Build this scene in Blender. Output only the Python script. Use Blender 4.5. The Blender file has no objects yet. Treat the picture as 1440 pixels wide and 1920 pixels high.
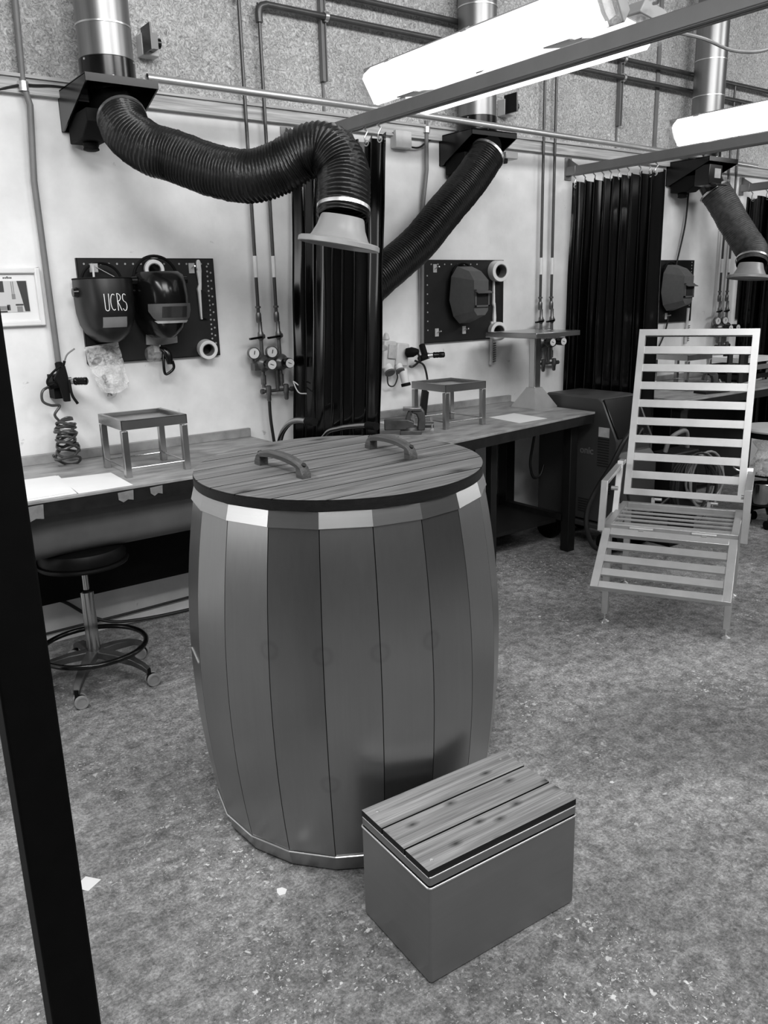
import bpy, bmesh, math, random
from mathutils import Vector, Matrix, noise
random.seed(7)
PI = math.pi
SC = bpy.context.scene
COL = SC.collection
R = math.radians

# ------------------------------------------------------------------ camera
def set_camera():
    yaw, pitch, roll = R(36.272), R(14.772), R(1.554)
    f = Vector((math.sin(yaw) * math.cos(pitch), math.cos(yaw) * math.cos(pitch), -math.sin(pitch)))
    r = Vector((math.cos(yaw), -math.sin(yaw), 0))
    d = f.cross(r)
    r2 = math.cos(roll) * r + math.sin(roll) * d
    d2 = -math.sin(roll) * r + math.cos(roll) * d
    cam = bpy.data.cameras.new('camera')
    cam.sensor_fit = 'VERTICAL'
    cam.sensor_height = 24.0
    cam.lens = 1540.0 / 1920.0 * 24.0
    cam.clip_start = 0.05
    o = bpy.data.objects.new('camera', cam)
    m = Matrix((r2, -d2, -f)).transposed().to_4x4()
    m.translation = (0, 0, 1.5)
    o.matrix_world = m
    COL.objects.link(o)
    SC.camera = o
set_camera()

# ------------------------------------------------------------------ light
SC.view_settings.view_transform = 'Standard'
SC.view_settings.look = 'None'
SC.view_settings.gamma = 1.0
SC.view_settings.use_curve_mapping = False
SC.view_settings.exposure = 0.12
w = bpy.data.worlds.new('world'); SC.world = w; w.use_nodes = True
w.node_tree.nodes['Background'].inputs[0].default_value = (1, 1, 1, 1)
w.node_tree.nodes['Background'].inputs[1].default_value = 0.10
def area(name, loc, size, sizey, power, target=None, spread=180):
    l = bpy.data.lights.new(name, 'AREA'); l.shape = 'RECTANGLE'
    l.size = size; l.size_y = sizey; l.energy = power; l.spread = R(spread)
    o = bpy.data.objects.new(name, l); COL.objects.link(o); o.location = loc
    if target is not None:
        o.rotation_euler = (Vector(target) - Vector(loc)).to_track_quat('-Z', 'Y').to_euler()
    return o
area('hall_lamp_near', (0.2, -0.6, 3.9), 2.4, 1.0, 105, (0.8, 3.4, 1.8))
area('hall_lamp_middle', (3.4, -0.6, 3.9), 2.4, 1.0, 92, (3.6, 3.4, 1.8))
area('hall_lamp_far', (7.0, 0.0, 3.9), 1.5, 0.5, 45, (6.6, 3.4, 1.8))
area('hall_lamp_rear', (0.8, -2.6, 3.9), 2.0, 0.8, 85)
area('booth_lamp_near', (0.12, 2.4, 2.42), 0.18, 1.25, 24)
area('booth_lamp_far', (6.35, 2.2, 2.5), 0.15, 1.25, 8)
area('end_reflection_light', (-4.75, 3.0, 1.9), 1.3, 1.7, 30, (0.0, 3.0, 1.9))  # added area light, placed to brighten the barrel's left staves
area('high_reflection_light', (-3.0, -5.65, 3.5), 1.6, 0.9, 30, (0.0, 2.0, 0.5))  # unseen source added so the front hoop facets reflect something bright
area('far_fill_light', (12.75, 0.4, 1.6), 1.6, 1.6, 40, (3.0, 1.0, 1.0))  # added fill for the barrel's far facet and the chair sides
try:
    SC.cycles.use_denoising = True
    SC.cycles.max_bounces = 8
    SC.cycles.sample_clamp_indirect = 6.0
except Exception:
    pass

# ------------------------------------------------------------------ materials
def nd(t, typ, **kw):
    n = t.nodes.new(typ)
    for k, v in kw.items():
        setattr(n, k, v)
    return n
def new_mat(name, val, rough=0.5, metal=0.0, spec=0.5, coat=0.0):
    m = bpy.data.materials.new(name); m.use_nodes = True
    b = m.node_tree.nodes['Principled BSDF']
    b.inputs['Base Color'].default_value = (val, val, val, 1)
    b.inputs['Roughness'].default_value = rough
    b.inputs['Metallic'].default_value = metal
    b.inputs['Specular IOR Level'].default_value = spec
    b.inputs['Coat Weight'].default_value = coat
    b.inputs['Coat Roughness'].default_value = 0.1
    return m
def noise_node(t, scale, stretch=(1, 1, 1), detail=6, rough=0.6, dist=0.0, rot=(0, 0, 0)):
    tc = nd(t, 'ShaderNodeTexCoord'); mp = nd(t, 'ShaderNodeMapping')
    mp.inputs['Scale'].default_value = stretch
    mp.inputs['Rotation'].default_value = rot
    t.links.new(tc.outputs['Object'], mp.inputs['Vector'])
    n = nd(t, 'ShaderNodeTexNoise')
    n.inputs['Scale'].default_value = scale; n.inputs['Detail'].default_value = detail
    n.inputs['Roughness'].default_value = rough; n.inputs['Distortion'].default_value = dist
    t.links.new(mp.outputs[0], n.inputs['Vector'])
    return n
def ramp(t, src, stops):
    r = nd(t, 'ShaderNodeValToRGB')
    e = r.color_ramp.elements
    while len(e) > 1: e.remove(e[-1])
    e[0].position = stops[0][0]; e[0].color = (stops[0][1],) * 3 + (1,)
    for p, v in stops[1:]:
        q = e.new(p); q.color = (v, v, v, 1)
    t.links.new(src, r.inputs[0])
    return r
def mul(t, a, b, mode='MULTIPLY', fac=1.0):
    x = nd(t, 'ShaderNodeMixRGB'); x.blend_type = mode
    if hasattr(fac, 'links') or not isinstance(fac, (int, float)): t.links.new(fac, x.inputs[0])
    else: x.inputs[0].default_value = fac
    for i, s in ((1, a), (2, b)):
        if isinstance(s, (int, float)): x.inputs[i].default_value = (s, s, s, 1)
        else: t.links.new(s, x.inputs[i])
    return x.outputs[0]
def bump(m, src, strength=0.3, dist=0.01):
    t = m.node_tree; b = t.nodes['Principled BSDF']
    n = nd(t, 'ShaderNodeBump'); n.inputs['Strength'].default_value = strength
    n.inputs['Distance'].default_value = dist
    t.links.new(src, n.inputs['Height']); t.links.new(n.outputs[0], b.inputs['Normal'])
def mottled(name, val, rough=0.5, metal=0.0, scale=8, amt=0.25, stretch=(1, 1, 1), bmp=0.0, spec=0.5, rvar=0.0, coat=0.0):
    m = new_mat(name, val, rough, metal, spec, coat)
    t = m.node_tree; b = t.nodes['Principled BSDF']
    n = noise_node(t, scale, stretch)
    r = ramp(t, n.outputs['Fac'], [(0.25, val * (1 - amt)), (0.75, min(1, val * (1 + amt)))])
    t.links.new(r.outputs[0], b.inputs['Base Color'])
    if rvar:
        r2 = ramp(t, n.outputs['Fac'], [(0.3, max(0, rough - rvar)), (0.7, min(1, rough + rvar))])
        t.links.new(r2.outputs[0], b.inputs['Roughness'])
    if bmp: bump(m, n.outputs['Fac'], bmp, 0.004)
    return m

def floor_mat():
    m = new_mat('concrete_floor', 0.17, 0.62, 0, 0.35)
    t = m.node_tree; b = t.nodes['Principled BSDF']
    n1 = noise_node(t, 1.2, detail=5, rough=0.55, dist=0.5)
    n2 = noise_node(t, 22.0, detail=8, rough=0.78, dist=0.3)
    n3 = noise_node(t, 120.0, detail=4, rough=0.8)
    c1 = ramp(t, n1.outputs['Fac'], [(0.3, 0.13), (0.5, 0.20), (0.70, 0.33)])
    c2 = ramp(t, n2.outputs['Fac'], [(0.36, 0.50), (0.5, 1.0), (0.64, 1.6)])
    c3 = ramp(t, n3.outputs['Fac'], [(0.33, 0.48), (0.5, 1.0), (0.67, 1.6)])
    col = mul(t, mul(t, c1.outputs[0], c2.outputs[0]), c3.outputs[0])
    # clusters of pale paint specks
    n5 = noise_node(t, 1.7, detail=5, rough=0.65)
    clus = ramp(t, n5.outputs['Fac'], [(0.44, 0.0), (0.62, 1.0)])
    for sc_, d0, thr in ((60.0, 0.16, 0.86), (26.0, 0.13, 0.90), (150.0, 0.24, 0.86)):
        nz = noise_node(t, 60.0, detail=2)
        tc = nd(t, 'ShaderNodeTexCoord'); ad = nd(t, 'ShaderNodeMixRGB'); ad.blend_type = 'ADD'; ad.inputs[0].default_value = 0.03
        t.links.new(tc.outputs['Object'], ad.inputs[1]); t.links.new(nz.outputs['Color'], ad.inputs[2])
        v = nd(t, 'ShaderNodeTexVoronoi'); v.inputs['Scale'].default_value = sc_; v.voronoi_dimensions = '2D'
        t.links.new(ad.outputs[0], v.inputs['Vector'])
        k = ramp(t, v.outputs['Distance'], [(d0, 1.0), (d0 + 0.06, 0.0)])
        sp = nd(t, 'ShaderNodeSeparateColor'); t.links.new(v.outputs['Color'], sp.inputs[0])
        k2 = ramp(t, sp.outputs[0], [(thr - 0.04, 0.0), (thr - 0.03, 1.0)])
        lev = ramp(t, sp.outputs[1], [(0.0, 0.22), (1.0, 0.75)])
        f = mul(t, mul(t, k.outputs[0], k2.outputs[0]), clus.outputs[0])
        col = mul(t, col, lev.outputs[0], 'MIX', f)
    n4 = noise_node(t, 20.0, detail=4, rough=0.6, dist=1.6)
    s4 = ramp(t, n4.outputs['Fac'], [(0.685, 0.0), (0.71, 0.8)])
    col = mul(t, col, 0.5, 'MIX', mul(t, s4.outputs[0], clus.outputs[0]))
    # fine scratches in two directions
    for rz, st in ((0.5, (3, 120, 1)), (-0.7, (4, 150, 1))):
        n6 = noise_node(t, 1.0, st, detail=2, rough=0.5, rot=(0, 0, rz))
        s6 = ramp(t, n6.outputs['Fac'], [(0.69, 0.0), (0.73, 0.3)])
        col = mul(t, col, 0.45, 'MIX', s6.outputs[0])
    t.links.new(col, b.inputs['Base Color'])
    r = ramp(t, n2.outputs['Fac'], [(0.3, 0.45), (0.7, 0.75)])
    t.links.new(r.outputs[0], b.inputs['Roughness'])
    bump(m, n3.outputs['Fac'], 0.25, 0.003)
    return m
def woodwool_mat():
    m = new_mat('woodwool_board', 0.3, 0.95, 0, 0.1)
    t = m.node_tree; b = t.nodes['Principled BSDF']
    n = noise_node(t, 42, (1, 1, 1), detail=5, rough=0.75, dist=2.5)
    n2 = noise_node(t, 1.6, detail=4)
    c = ramp(t, n.outputs['Fac'], [(0.36, 0.26), (0.5, 0.58), (0.64, 0.92)])
    c2 = ramp(t, n2.outputs['Fac'], [(0.3, 0.72), (0.7, 1.1)])
    t.links.new(mul(t, c.outputs[0], c2.outputs[0]), b.inputs['Base Color'])
    bump(m, n.outputs['Fac'], 0.8, 0.01)
    return m
def wall_mat():
    m = new_mat('painted_masonry', 0.8, 0.8, 0, 0.25)
    t = m.node_tree; b = t.nodes['Principled BSDF']
    n = noise_node(t, 3.2, detail=6, rough=0.6)
    n2 = noise_node(t, 1.4, (2, 1, 1), detail=6)
    n3 = noise_node(t, 14, detail=3, dist=0.8)
    c = ramp(t, n.outputs['Fac'], [(0.3, 0.66), (0.65, 0.84)])
    c2 = ramp(t, n2.outputs['Fac'], [(0.28, 0.92), (0.55, 1.0)])
    c3 = ramp(t, n3.outputs['Fac'], [(0.2, 0.55), (0.30, 1.0)])
    t.links.new(mul(t, mul(t, c.outputs[0], c2.outputs[0]), c3.outputs[0]), b.inputs['Base Color'])
    n4 = noise_node(t, 90, detail=3)
    bump(m, n4.outputs['Fac'], 0.15, 0.002)
    return m
def wood_mat(name, lo, hi, axis='x', grain=1.0, knots=0.0, rough=0.6):
    m = new_mat(name, (lo + hi) / 2, rough, 0, 0.3)
    t = m.node_tree; b = t.nodes['Principled BSDF']
    st = {'x': (1.2, 26, 26), 'y': (26, 1.2, 26), 'z': (26, 26, 1.2)}[axis]
    n = noise_node(t, 2.4 * grain, st, detail=5, rough=0.6, dist=0.5)
    st2 = tuple(s if s < 2 else s * 6 for s in st)
    n2 = noise_node(t, 2.0 * grain, st2, detail=2)
    c = ramp(t, n.outputs['Fac'], [(0.28, lo), (0.5, (lo + hi) / 2), (0.7, hi)])
    c2 = ramp(t, n2.outputs['Fac'], [(0.36, 0.74), (0.58, 1.08)])
    col = mul(t, c.outputs[0], c2.outputs[0])
    if knots:
        tc = nd(t, 'ShaderNodeTexCoord'); mp = nd(t, 'ShaderNodeMapping')
        mp.inputs['Scale'].default_value = {'x': (7, 13, 1), 'y': (13, 7, 1), 'z': (13, 13, 7)}[axis]
        t.links.new(tc.outputs['Object'], mp.inputs['Vector'])
        v = nd(t, 'ShaderNodeTexVoronoi'); v.inputs['Scale'].default_value = knots
        v.inputs['Randomness'].default_value = 1.0; v.voronoi_dimensions = '2D'
        t.links.new(mp.outputs[0], v.inputs['Vector'])
        k = ramp(t, v.outputs['Distance'], [(0.02, 0.20), (0.07, 0.5), (0.19, 1.0)])
        sp = nd(t, 'ShaderNodeSeparateColor'); t.links.new(v.outputs['Color'], sp.inputs[0])
        on = ramp(t, sp.outputs[0], [(0.45, 0.0), (0.5, 1.0)])
        col = mul(t, col, mul(t, 1.0, k.outputs[0], 'MIX', on.outputs[0]))
    t.links.new(col, b.inputs['Base Color'])
    bump(m, n2.outputs['Fac'], 0.2, 0.002)
    return m
def emit_mat(name, strength, val=1.0):
    m = new_mat(name, 0.9, 0.4)
    b = m.node_tree.nodes['Principled BSDF']
    b.inputs['Emission Color'].default_value = (val, val, val, 1)
    b.inputs['Emission Strength'].default_value = strength
    return m
def clear_mat(name, val, alpha, rough=0.15):
    m = new_mat(name, val, rough, 0, 0.8)
    t = m.node_tree; b = t.nodes['Principled BSDF']
    n = noise_node(t, 30, detail=4, rough=0.7, dist=1.5)
    r = ramp(t, n.outputs['Fac'], [(0.35, alpha * 0.35), (0.6, min(1, alpha * 1.7))])
    t.links.new(r.outputs[0], b.inputs['Alpha'])
    bump(m, n.outputs['Fac'], 0.9, 0.01)
    return m
def brushed(name, val, rough, metal=0.85, stretch=(40, 40, 1.0), amt=0.18, spec=0.5):
    m = new_mat(name, val, rough, metal, spec)
    t = m.node_tree; b = t.nodes['Principled BSDF']
    n = noise_node(t, 2.0, stretch, detail=5, rough=0.65)
    n2 = noise_node(t, 2.6, (1, 1, 0.6), detail=5, rough=0.6)
    c = ramp(t, n.outputs['Fac'], [(0.3, val * (1 - amt)), (0.7, val * (1 + amt))])
    c2 = ramp(t, n2.outputs['Fac'], [(0.3, 0.93), (0.7, 1.05)])
    t.links.new(mul(t, c.outputs[0], c2.outputs[0]), b.inputs['Base Color'])
    r = ramp(t, n.outputs['Fac'], [(0.3, rough - amt * 0.3), (0.7, rough + amt * 0.4)])
    t.links.new(r.outputs[0], b.inputs['Roughness'])
    return m

M = dict(
    floor=floor_mat(), woodwool=woodwool_mat(), wall=wall_mat(),
    hallwall=mottled('hall_wall_paint', 0.32, 0.8, scale=2), roof=mottled('roof_deck', 0.30, 0.9, scale=2),
    timber=wood_mat('pale_timber', 0.30, 0.62, 'x'),
    lid=wood_mat('weathered_planks', 0.06, 0.21, 'x', 1.0, 0.55), plank=wood_mat('knotty_planks', 0.14, 0.33, 'x', 1.0, 1.15),
    lidedge=wood_mat('burnt_edge_gap_shade', 0.003, 0.009, 'x'),
    handle=wood_mat('oiled_wood', 0.035, 0.095, 'y'),
    bench=mottled('worn_bench_top', 0.26, 0.5, scale=6, amt=0.55, stretch=(1, 2.5, 1)), benchedge=mottled('bench_edge', 0.009, 0.55, scale=20, amt=0.5, spec=0.2),
    darksteel=mottled('dark_painted_steel', 0.007, 0.5, scale=12, amt=0.3, spec=0.3),
    apron=mottled('grey_sheet_steel', 0.10, 0.5, 0.2, scale=5),
    black=mottled('black_enamel', 0.004, 0.22, scale=10, amt=0.2, spec=0.4), blackmatt=mottled('black_matt', 0.004, 0.7, scale=20, amt=0.3, spec=0.15),
    postblack=mottled('black_powdercoat', 0.002, 0.6, scale=20, amt=0.3, spec=0.08),
    hose=mottled('hose_fabric', 0.010, 0.33, scale=60, amt=0.5, bmp=0.5, spec=0.55), hosedust=mottled('dusty_hose_fabric', 0.05, 0.55, scale=30, amt=0.7, bmp=0.4, spec=0.5),
    clamp=brushed('clamp_steel', 0.75, 0.3, 0.9, (1, 1, 40)),
    duct=brushed('galvanised_duct', 0.28, 0.38, 0.9, (30, 30, 0.6), 0.10),
    hood=mottled('grey_hood_plastic', 0.29, 0.35, scale=8, amt=0.08),
    zinc=brushed('zinc_tube', 0.62, 0.35, 0.8, (1, 30, 30)), railm=mottled('grey_steel_rail', 0.22, 0.38, 0.6, scale=5, amt=0.12),
    pipe=mottled('painted_pipe', 0.075, 0.35, 0.4, scale=14, amt=0.25), paper_band=mottled('white_band', 0.75, 0.5, scale=10, amt=0.1),
    conduit=mottled('grey_conduit', 0.16, 0.5, scale=10, amt=0.15), white=mottled('white_plastic', 0.7, 0.4, scale=8, amt=0.08),
    offwhite=mottled('aged_white_plastic', 0.55, 0.4, scale=12, amt=0.15), paper=mottled('paper_sheet', 0.72, 0.7, scale=4, amt=0.05),
    curtain=mottled('welding_curtain_vinyl', 0.002, 0.12, scale=3, amt=0.2, spec=0.4),
    peg=mottled('pegboard_steel', 0.009, 0.5, scale=20, amt=0.3, spec=0.4), hole=new_mat('hole_light', 0.35, 0.6),
    stave=brushed('brushed_sheet_steel', 0.31, 0.30, 0.97, (50, 50, 1.2), 0.025), hoop=brushed('bright_hoop_steel', 0.40, 0.28, 0.95, (1.0, 1.0, 60), 0.03),
    boxm=brushed('satin_box_steel', 0.23, 0.42, 0.75, (1, 1, 20), 0.04), rim=brushed('highlight_rim_steel', 0.75, 0.3, 0.9, (1, 1, 20), 0.05),  # rim is paler than the box steel to paint its edge highlights
    chair=brushed('brushed_stainless', 0.47, 0.34, 0.62, (6, 6, 6), 0.06), stool=brushed('raw_stainless', 0.46, 0.24, 0.97, (5, 5, 2), 0.05),
    chrome=brushed('chrome', 0.45, 0.20, 1.0, (3, 3, 3), 0.05), cast=mottled('cast_iron', 0.09, 0.45, 0.6, scale=14, amt=0.4),
    lens=new_mat('dark_glass', 0.03, 0.08), label=mottled('pale_label', 0.45, 0.4, scale=18, amt=0.3), ink=new_mat('black_ink', 0.01, 0.6),
    marker=new_mat('white_marker', 0.8, 0.5), dial=mottled('dial_face', 0.7, 0.4, scale=20, amt=0.1),
    helm=mottled('black_helmet_shell', 0.007, 0.38, scale=6, amt=0.3, spec=0.4), helmgloss=new_mat('glossy_helmet_shell', 0.006, 0.18, 0, 0.3),
    mask=mottled('grey_fibre_mask', 0.085, 0.55, scale=25, amt=0.15), rubber=mottled('grey_rubber', 0.28, 0.6, scale=20, amt=0.15),
    machine=mottled('grey_machine_paint', 0.045, 0.4, scale=6, amt=0.1), letter=new_mat('grey_lettering', 0.13, 0.5),
    brass=mottled('tarnished_brass', 0.16, 0.35, 0.7, scale=30, amt=0.4), cable=mottled('black_cable', 0.012, 0.45, scale=20, amt=0.2), greycable=mottled('grey_cable', 0.22, 0.45, scale=20, amt=0.2),
    coil=mottled('coiled_hose', 0.045, 0.3, scale=20, amt=0.2), steelgrey=mottled('dull_leg_casting', 0.055, 0.4, 0.3, scale=18, amt=0.4), bristle=mottled('black_bristle', 0.006, 0.9, scale=80, amt=0.6, bmp=0.8),
    bag=clear_mat('clear_plastic_bag', 0.9, 0.27), acrylic=clear_mat('clear_cover', 0.6, 0.2, 0.1),
    diffuser=emit_mat('lit_diffuser', 1.5), rag=mottled('grey_cloth', 0.32, 0.9, scale=25, amt=0.25),
    leather=mottled('black_leatherette', 0.003, 0.45, scale=25, amt=0.3, spec=0.15), tape=mottled('masking_tape', 0.16, 0.6, scale=40, amt=0.3),
    photo_light=new_mat('print_light', 0.5, 0.5), photo_dark=new_mat('print_dark', 0.03, 0.5), photo_mid=new_mat('print_mid', 0.2, 0.5),
)

# ------------------------------------------------------------------ mesh helpers
class MB:
    def __init__(s): s.v = []; s.f = []
    def add(s, vs, fs):
        n = len(s.v); s.v += [Vector(v) for v in vs]; s.f += [tuple(i + n for i in f) for f in fs]; return s
    def box(s, c, d, m=None):
        x, y, z = d[0] / 2, d[1] / 2, d[2] / 2
        vs = [Vector((a, b, e)) for a in (-x, x) for b in (-y, y) for e in (-z, z)]
        if m is not None: vs = [m @ v for v in vs]
        vs = [v + Vector(c) for v in vs]
        return s.add(vs, [(0, 1, 3, 2), (4, 6, 7, 5), (0, 4, 5, 1), (2, 3, 7, 6), (0, 2, 6, 4), (1, 5, 7, 3)])
    def bar(s, p, q, wd, h, up=(0, 0, 1)):
        p, q = Vector(p), Vector(q); d = q - p; L = d.length; d.normalize()
        u = Vector(up); x = d.cross(u)
        if x.length < 1e-4: x = d.cross(Vector((1, 0, 0)))
        x.normalize(); u = x.cross(d)
        m = Matrix((d, x, u)).transposed()
        return s.box((p + q) / 2, (L, wd, h), m)
    def cyl(s, p, q, r0, r1=None, n=20, caps=True):
        r1 = r0 if r1 is None else r1
        return s.tube([p, q], [r0, r1], n, caps)
    def tube(s, pts, r, n=10, caps=True, closed=False):
        pts = [Vector(p) for p in pts]; k = len(pts)
        rs = r if isinstance(r, (list, tuple)) else [r] * k
        def tan(i):
            if closed: return (pts[(i + 1) % k] - pts[i - 1]).normalized()
            a = pts[max(i - 1, 0)]; b = pts[min(i + 1, k - 1)]
            return (b - a).normalized()
        t0 = tan(0); x = t0.orthogonal().normalized(); rings = []
        for i in range(k):
            t = tan(i); x = (x - t * x.dot(t))
            if x.length < 1e-6: x = t.orthogonal()
            x.normalize(); y = t.cross(x)
            rings.append([pts[i] + (x * math.cos(a) + y * math.sin(a)) * rs[i] for a in [2 * PI * j / n for j in range(n)]])
        vs = [v for g in rings for v in g]; fs = []
        for i in range(k if closed else k - 1):
            a, b = i * n, ((i + 1) % k) * n
            for j in range(n): fs.append((a + j, a + (j + 1) % n, b + (j + 1) % n, b + j))
        if caps and not closed:
            fs.append(tuple(reversed(range(n)))); fs.append(tuple(range((k - 1) * n, k * n)))
        return s.add(vs, fs)
    def lathe(s, prof, o=(0, 0, 0), axis=(0, 0, 1), n=32, closed=False):
        ax = Vector(axis).normalized(); x = ax.orthogonal().normalized(); y = ax.cross(x); o = Vector(o)
        vs = []; fs = []; k = len(prof)
        for r, h in prof:
            for j in range(n):
                a = 2 * PI * j / n
                vs.append(o + ax * h + (x * math.cos(a) + y * math.sin(a)) * max(r, 1e-4))
        for i in range(k if closed else k - 1):
            a, b = i * n, ((i + 1) % k) * n
            for j in range(n): fs.append((a + j, a + (j + 1) % n, b + (j + 1) % n, b + j))
        if not closed:
            fs.append(tuple(reversed(range(n)))); fs.append(tuple(range((k - 1) * n, k * n)))
        return s.add(vs, fs)
    def ring(s, o, axis, r, t, n=32, h=None):
        h = t if h is None else h
        return s.lathe([(r - t / 2, -h / 2), (r + t / 2, -h / 2), (r + t / 2, h / 2), (r - t / 2, h / 2)], o, axis, n, True)
    def prism(s, poly, d):
        d = Vector(d); k = len(poly); a = [Vector(p) for p in poly]; b = [p + d for p in a]
        fs = [tuple(range(k)), tuple(reversed(range(k, 2 * k)))]
        for i in range(k): fs.append((i, i + k, (i + 1) % k + k, (i + 1) % k))
        return s.add(a + b, fs)
    def grid(s, rows):
        n = len(rows[0]); vs = [v for r in rows for v in r]; fs = []
        for i in range(len(rows) - 1):
            for j in range(n - 1): fs.append((i * n + j, i * n + j + 1, (i + 1) * n + j + 1, (i + 1) * n + j))
        return s.add(vs, fs)
    def xf(s, m):
        s.v = [m @ v for v in s.v]; return s

def root_matrix(p):
    while p is not None and p.parent is not None: p = p.parent
    if p is None: return Matrix.Identity(4)
    return Matrix.LocRotScale(p.location, p.rotation_euler, None)
def obj(name, mb, mat, parent=None, label=None, bevel=0.0, solid=0.0, ang=38, sub=0):
    me = bpy.data.meshes.new(name)
    me.from_pydata([tuple(v) for v in mb.v], [], mb.f)
    bm = bmesh.new(); bm.from_mesh(me)
    bmesh.ops.remove_doubles(bm, verts=bm.verts, dist=1e-6)
    bmesh.ops.recalc_face_normals(bm, faces=bm.faces)
    for f in bm.faces: f.smooth = True
    for e in bm.edges:
        if len(e.link_faces) != 2 or e.calc_face_angle(0) > R(ang): e.smooth = False
    bm.to_mesh(me); bm.free()
    if parent is not None: me.transform(root_matrix(parent).inverted())
    o = bpy.data.objects.new(name, me); COL.objects.link(o)
    if parent is not None: o.parent = parent
    me.materials.append(M[mat] if isinstance(mat, str) else mat)
    if solid:
        x = o.modifiers.new('solid', 'SOLIDIFY'); x.thickness = solid; x.offset = 0
    if sub:
        x = o.modifiers.new('sub', 'SUBSURF'); x.levels = sub; x.render_levels = sub
    if bevel:
        x = o.modifiers.new('bevel', 'BEVEL'); x.width = bevel; x.segments = 2; x.limit_method = 'ANGLE'; x.angle_limit = R(40)
    if label: o['label'] = label
    return o
def thing(name, label, cat, loc=(0, 0, 0), rz=0.0, group=None, rot=None):
    o = bpy.data.objects.new(name, None); COL.objects.link(o); o.empty_display_size = 0.05
    o.location = loc; o.rotation_euler = rot if rot else (0, 0, rz)
    return tag(o, label, cat, group)
def tag(o, label, cat, group=None):
    o['label'] = label; o['category'] = cat
    if group: o['group'] = group
    return o
def struct(name, mb, mat, **k):
    o = obj(name, mb, mat, **k); o['kind'] = 'structure'; return o
def dup(root, loc, label, group=None, rz=None):
    r = root.copy(); COL.objects.link(r); r.location = loc; r['label'] = label
    if rz is not None: r.rotation_euler = (0, 0, rz)
    if group: r['group'] = group
    for ch in list(root.children):
        c = ch.copy(); COL.objects.link(c); c.parent = r
        for g in list(ch.children):
            d = g.copy(); COL.objects.link(d); d.parent = c
    return r
def smooth_path(pts, per=10):
    P = [Vector(p) for p in pts]; out = []
    for i in range(len(P) - 1):
        p0 = P[i - 1] if i else P[0] * 2 - P[1]; p1, p2 = P[i], P[i + 1]
        p3 = P[i + 2] if i + 2 < len(P) else P[-1] * 2 - P[-2]
        for k in range(per):
            t = k / per
            out.append(0.5 * ((2 * p1) + (p2 - p0) * t + (2 * p0 - 5 * p1 + 4 * p2 - p3) * t * t + (3 * p1 - p0 - 3 * p2 + p3) * t ** 3))
    out.append(P[-1]); return out
def resample(pts, ds):
    out = [pts[0]]; acc = 0.0; tot = 0.0
    for a, b in zip(pts, pts[1:]):
        L = (b - a).length
        while acc + L >= ds:
            t = (ds - acc) / L; a = a.lerp(b, t); out.append(a.copy()); L = (b - a).length; acc = 0.0
        acc += L
    out.append(pts[-1].copy()); return out

WY = 3.73            # face of the booth wall

# ================================================================== SETTING
struct('floor', MB().box((4.0, -1.0, -0.05), (19, 13, 0.1)), 'floor')
struct('wall_back', MB().box((4.0, WY + 0.1, 1.16), (17.6, 0.2, 2.32)), 'wall')
struct('wall_back_upper', MB().box((4.0, WY + 0.1, 3.46), (17.6, 0.2, 2.28)), 'woodwool')
struct('wall_left', MB().box((-4.9, -1.0, 2.3), (0.2, 9.4, 4.6)), 'hallwall')
struct('wall_right', MB().box((12.9, -1.0, 2.3), (0.2, 9.4, 4.6)), 'hallwall')
struct('wall_front', MB().box((4.0, -5.8, 2.3), (17.6, 0.2, 4.6)), 'hallwall')
struct('ceiling', MB().box((4.0, -1.0, 4.65), (18, 9.8, 0.1)), 'roof')
struct('trim_1', MB().box((4.0, WY - 0.013, 2.34), (17.6, 0.03, 0.06)).box((4.0, WY - 0.018, 2.374), (17.6, 0.04, 0.012)), 'timber')

# battens on the upper wall
for i, (x, z0, z1, wd) in enumerate(((2.432, 2.385, 4.5, 0.012), (1.385, 2.385, 4.5, 0.012), (4.688, 2.385, 4.5, 0.012), (5.094, 2.40, 4.5, 0.035), (3.55, 2.385, 4.5, 0.012), (5.62, 2.385, 4.5, 0.012), (0.2, 2.385, 4.5, 0.012), (6.6, 2.385, 4.5, 0.03))):
    struct('trim_%d' % (i + 2), MB().box((x, WY - 0.004, (z0 + z1) / 2), (wd, 0.012, z1 - z0)), 'conduit')

# ================================================================== GAS AND AIR PIPES
def clip(mb, x, z, y=WY - 0.04):
    mb.ring((x, y, z), (1, 0, 0), 0.02, 0.006, 16, 0.02); mb.cyl((x, y, z), (x, WY, z), 0.005, n=8)
t = thing('gas_main_pipe', 'lower of two steel gas mains running along the upper wall', 'pipe', (2.08, WY - 0.04, 2.80))
mb = MB().cyl((2.12, WY - 0.04, 2.80), (12.5, WY - 0.04, 2.80), 0.015, n=14)
mb.tube(smooth_path([(2.076, WY - 0.04, 2.72), (2.080, WY - 0.04, 2.78), (2.12, WY - 0.04, 2.80)], 5), 0.017, 14)
obj('pipe', mb, 'pipe', t)
for x in (2.44, 4.69, 6.4): mb = MB(); clip(mb, x, 2.80); obj('pipe_clip', mb, 'clamp', t)
t = thing('gas_main_pipe', 'upper of two steel gas mains running along the upper wall', 'pipe', (1.975, WY - 0.04, 2.905))
mb = MB().cyl((2.02, WY - 0.04, 2.905), (12.5, WY - 0.04, 2.905), 0.015, n=14)
mb.tube(smooth_path([(1.974, WY - 0.04, 2.80), (1.978, WY - 0.04, 2.885), (2.02, WY - 0.04, 2.905)], 5), 0.017, 14)
obj('pipe', mb, 'pipe', t)
for x in (2.44, 4.69, 6.4): mb = MB(); clip(mb, x, 2.905); obj('pipe_clip', mb, 'clamp', t)
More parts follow.
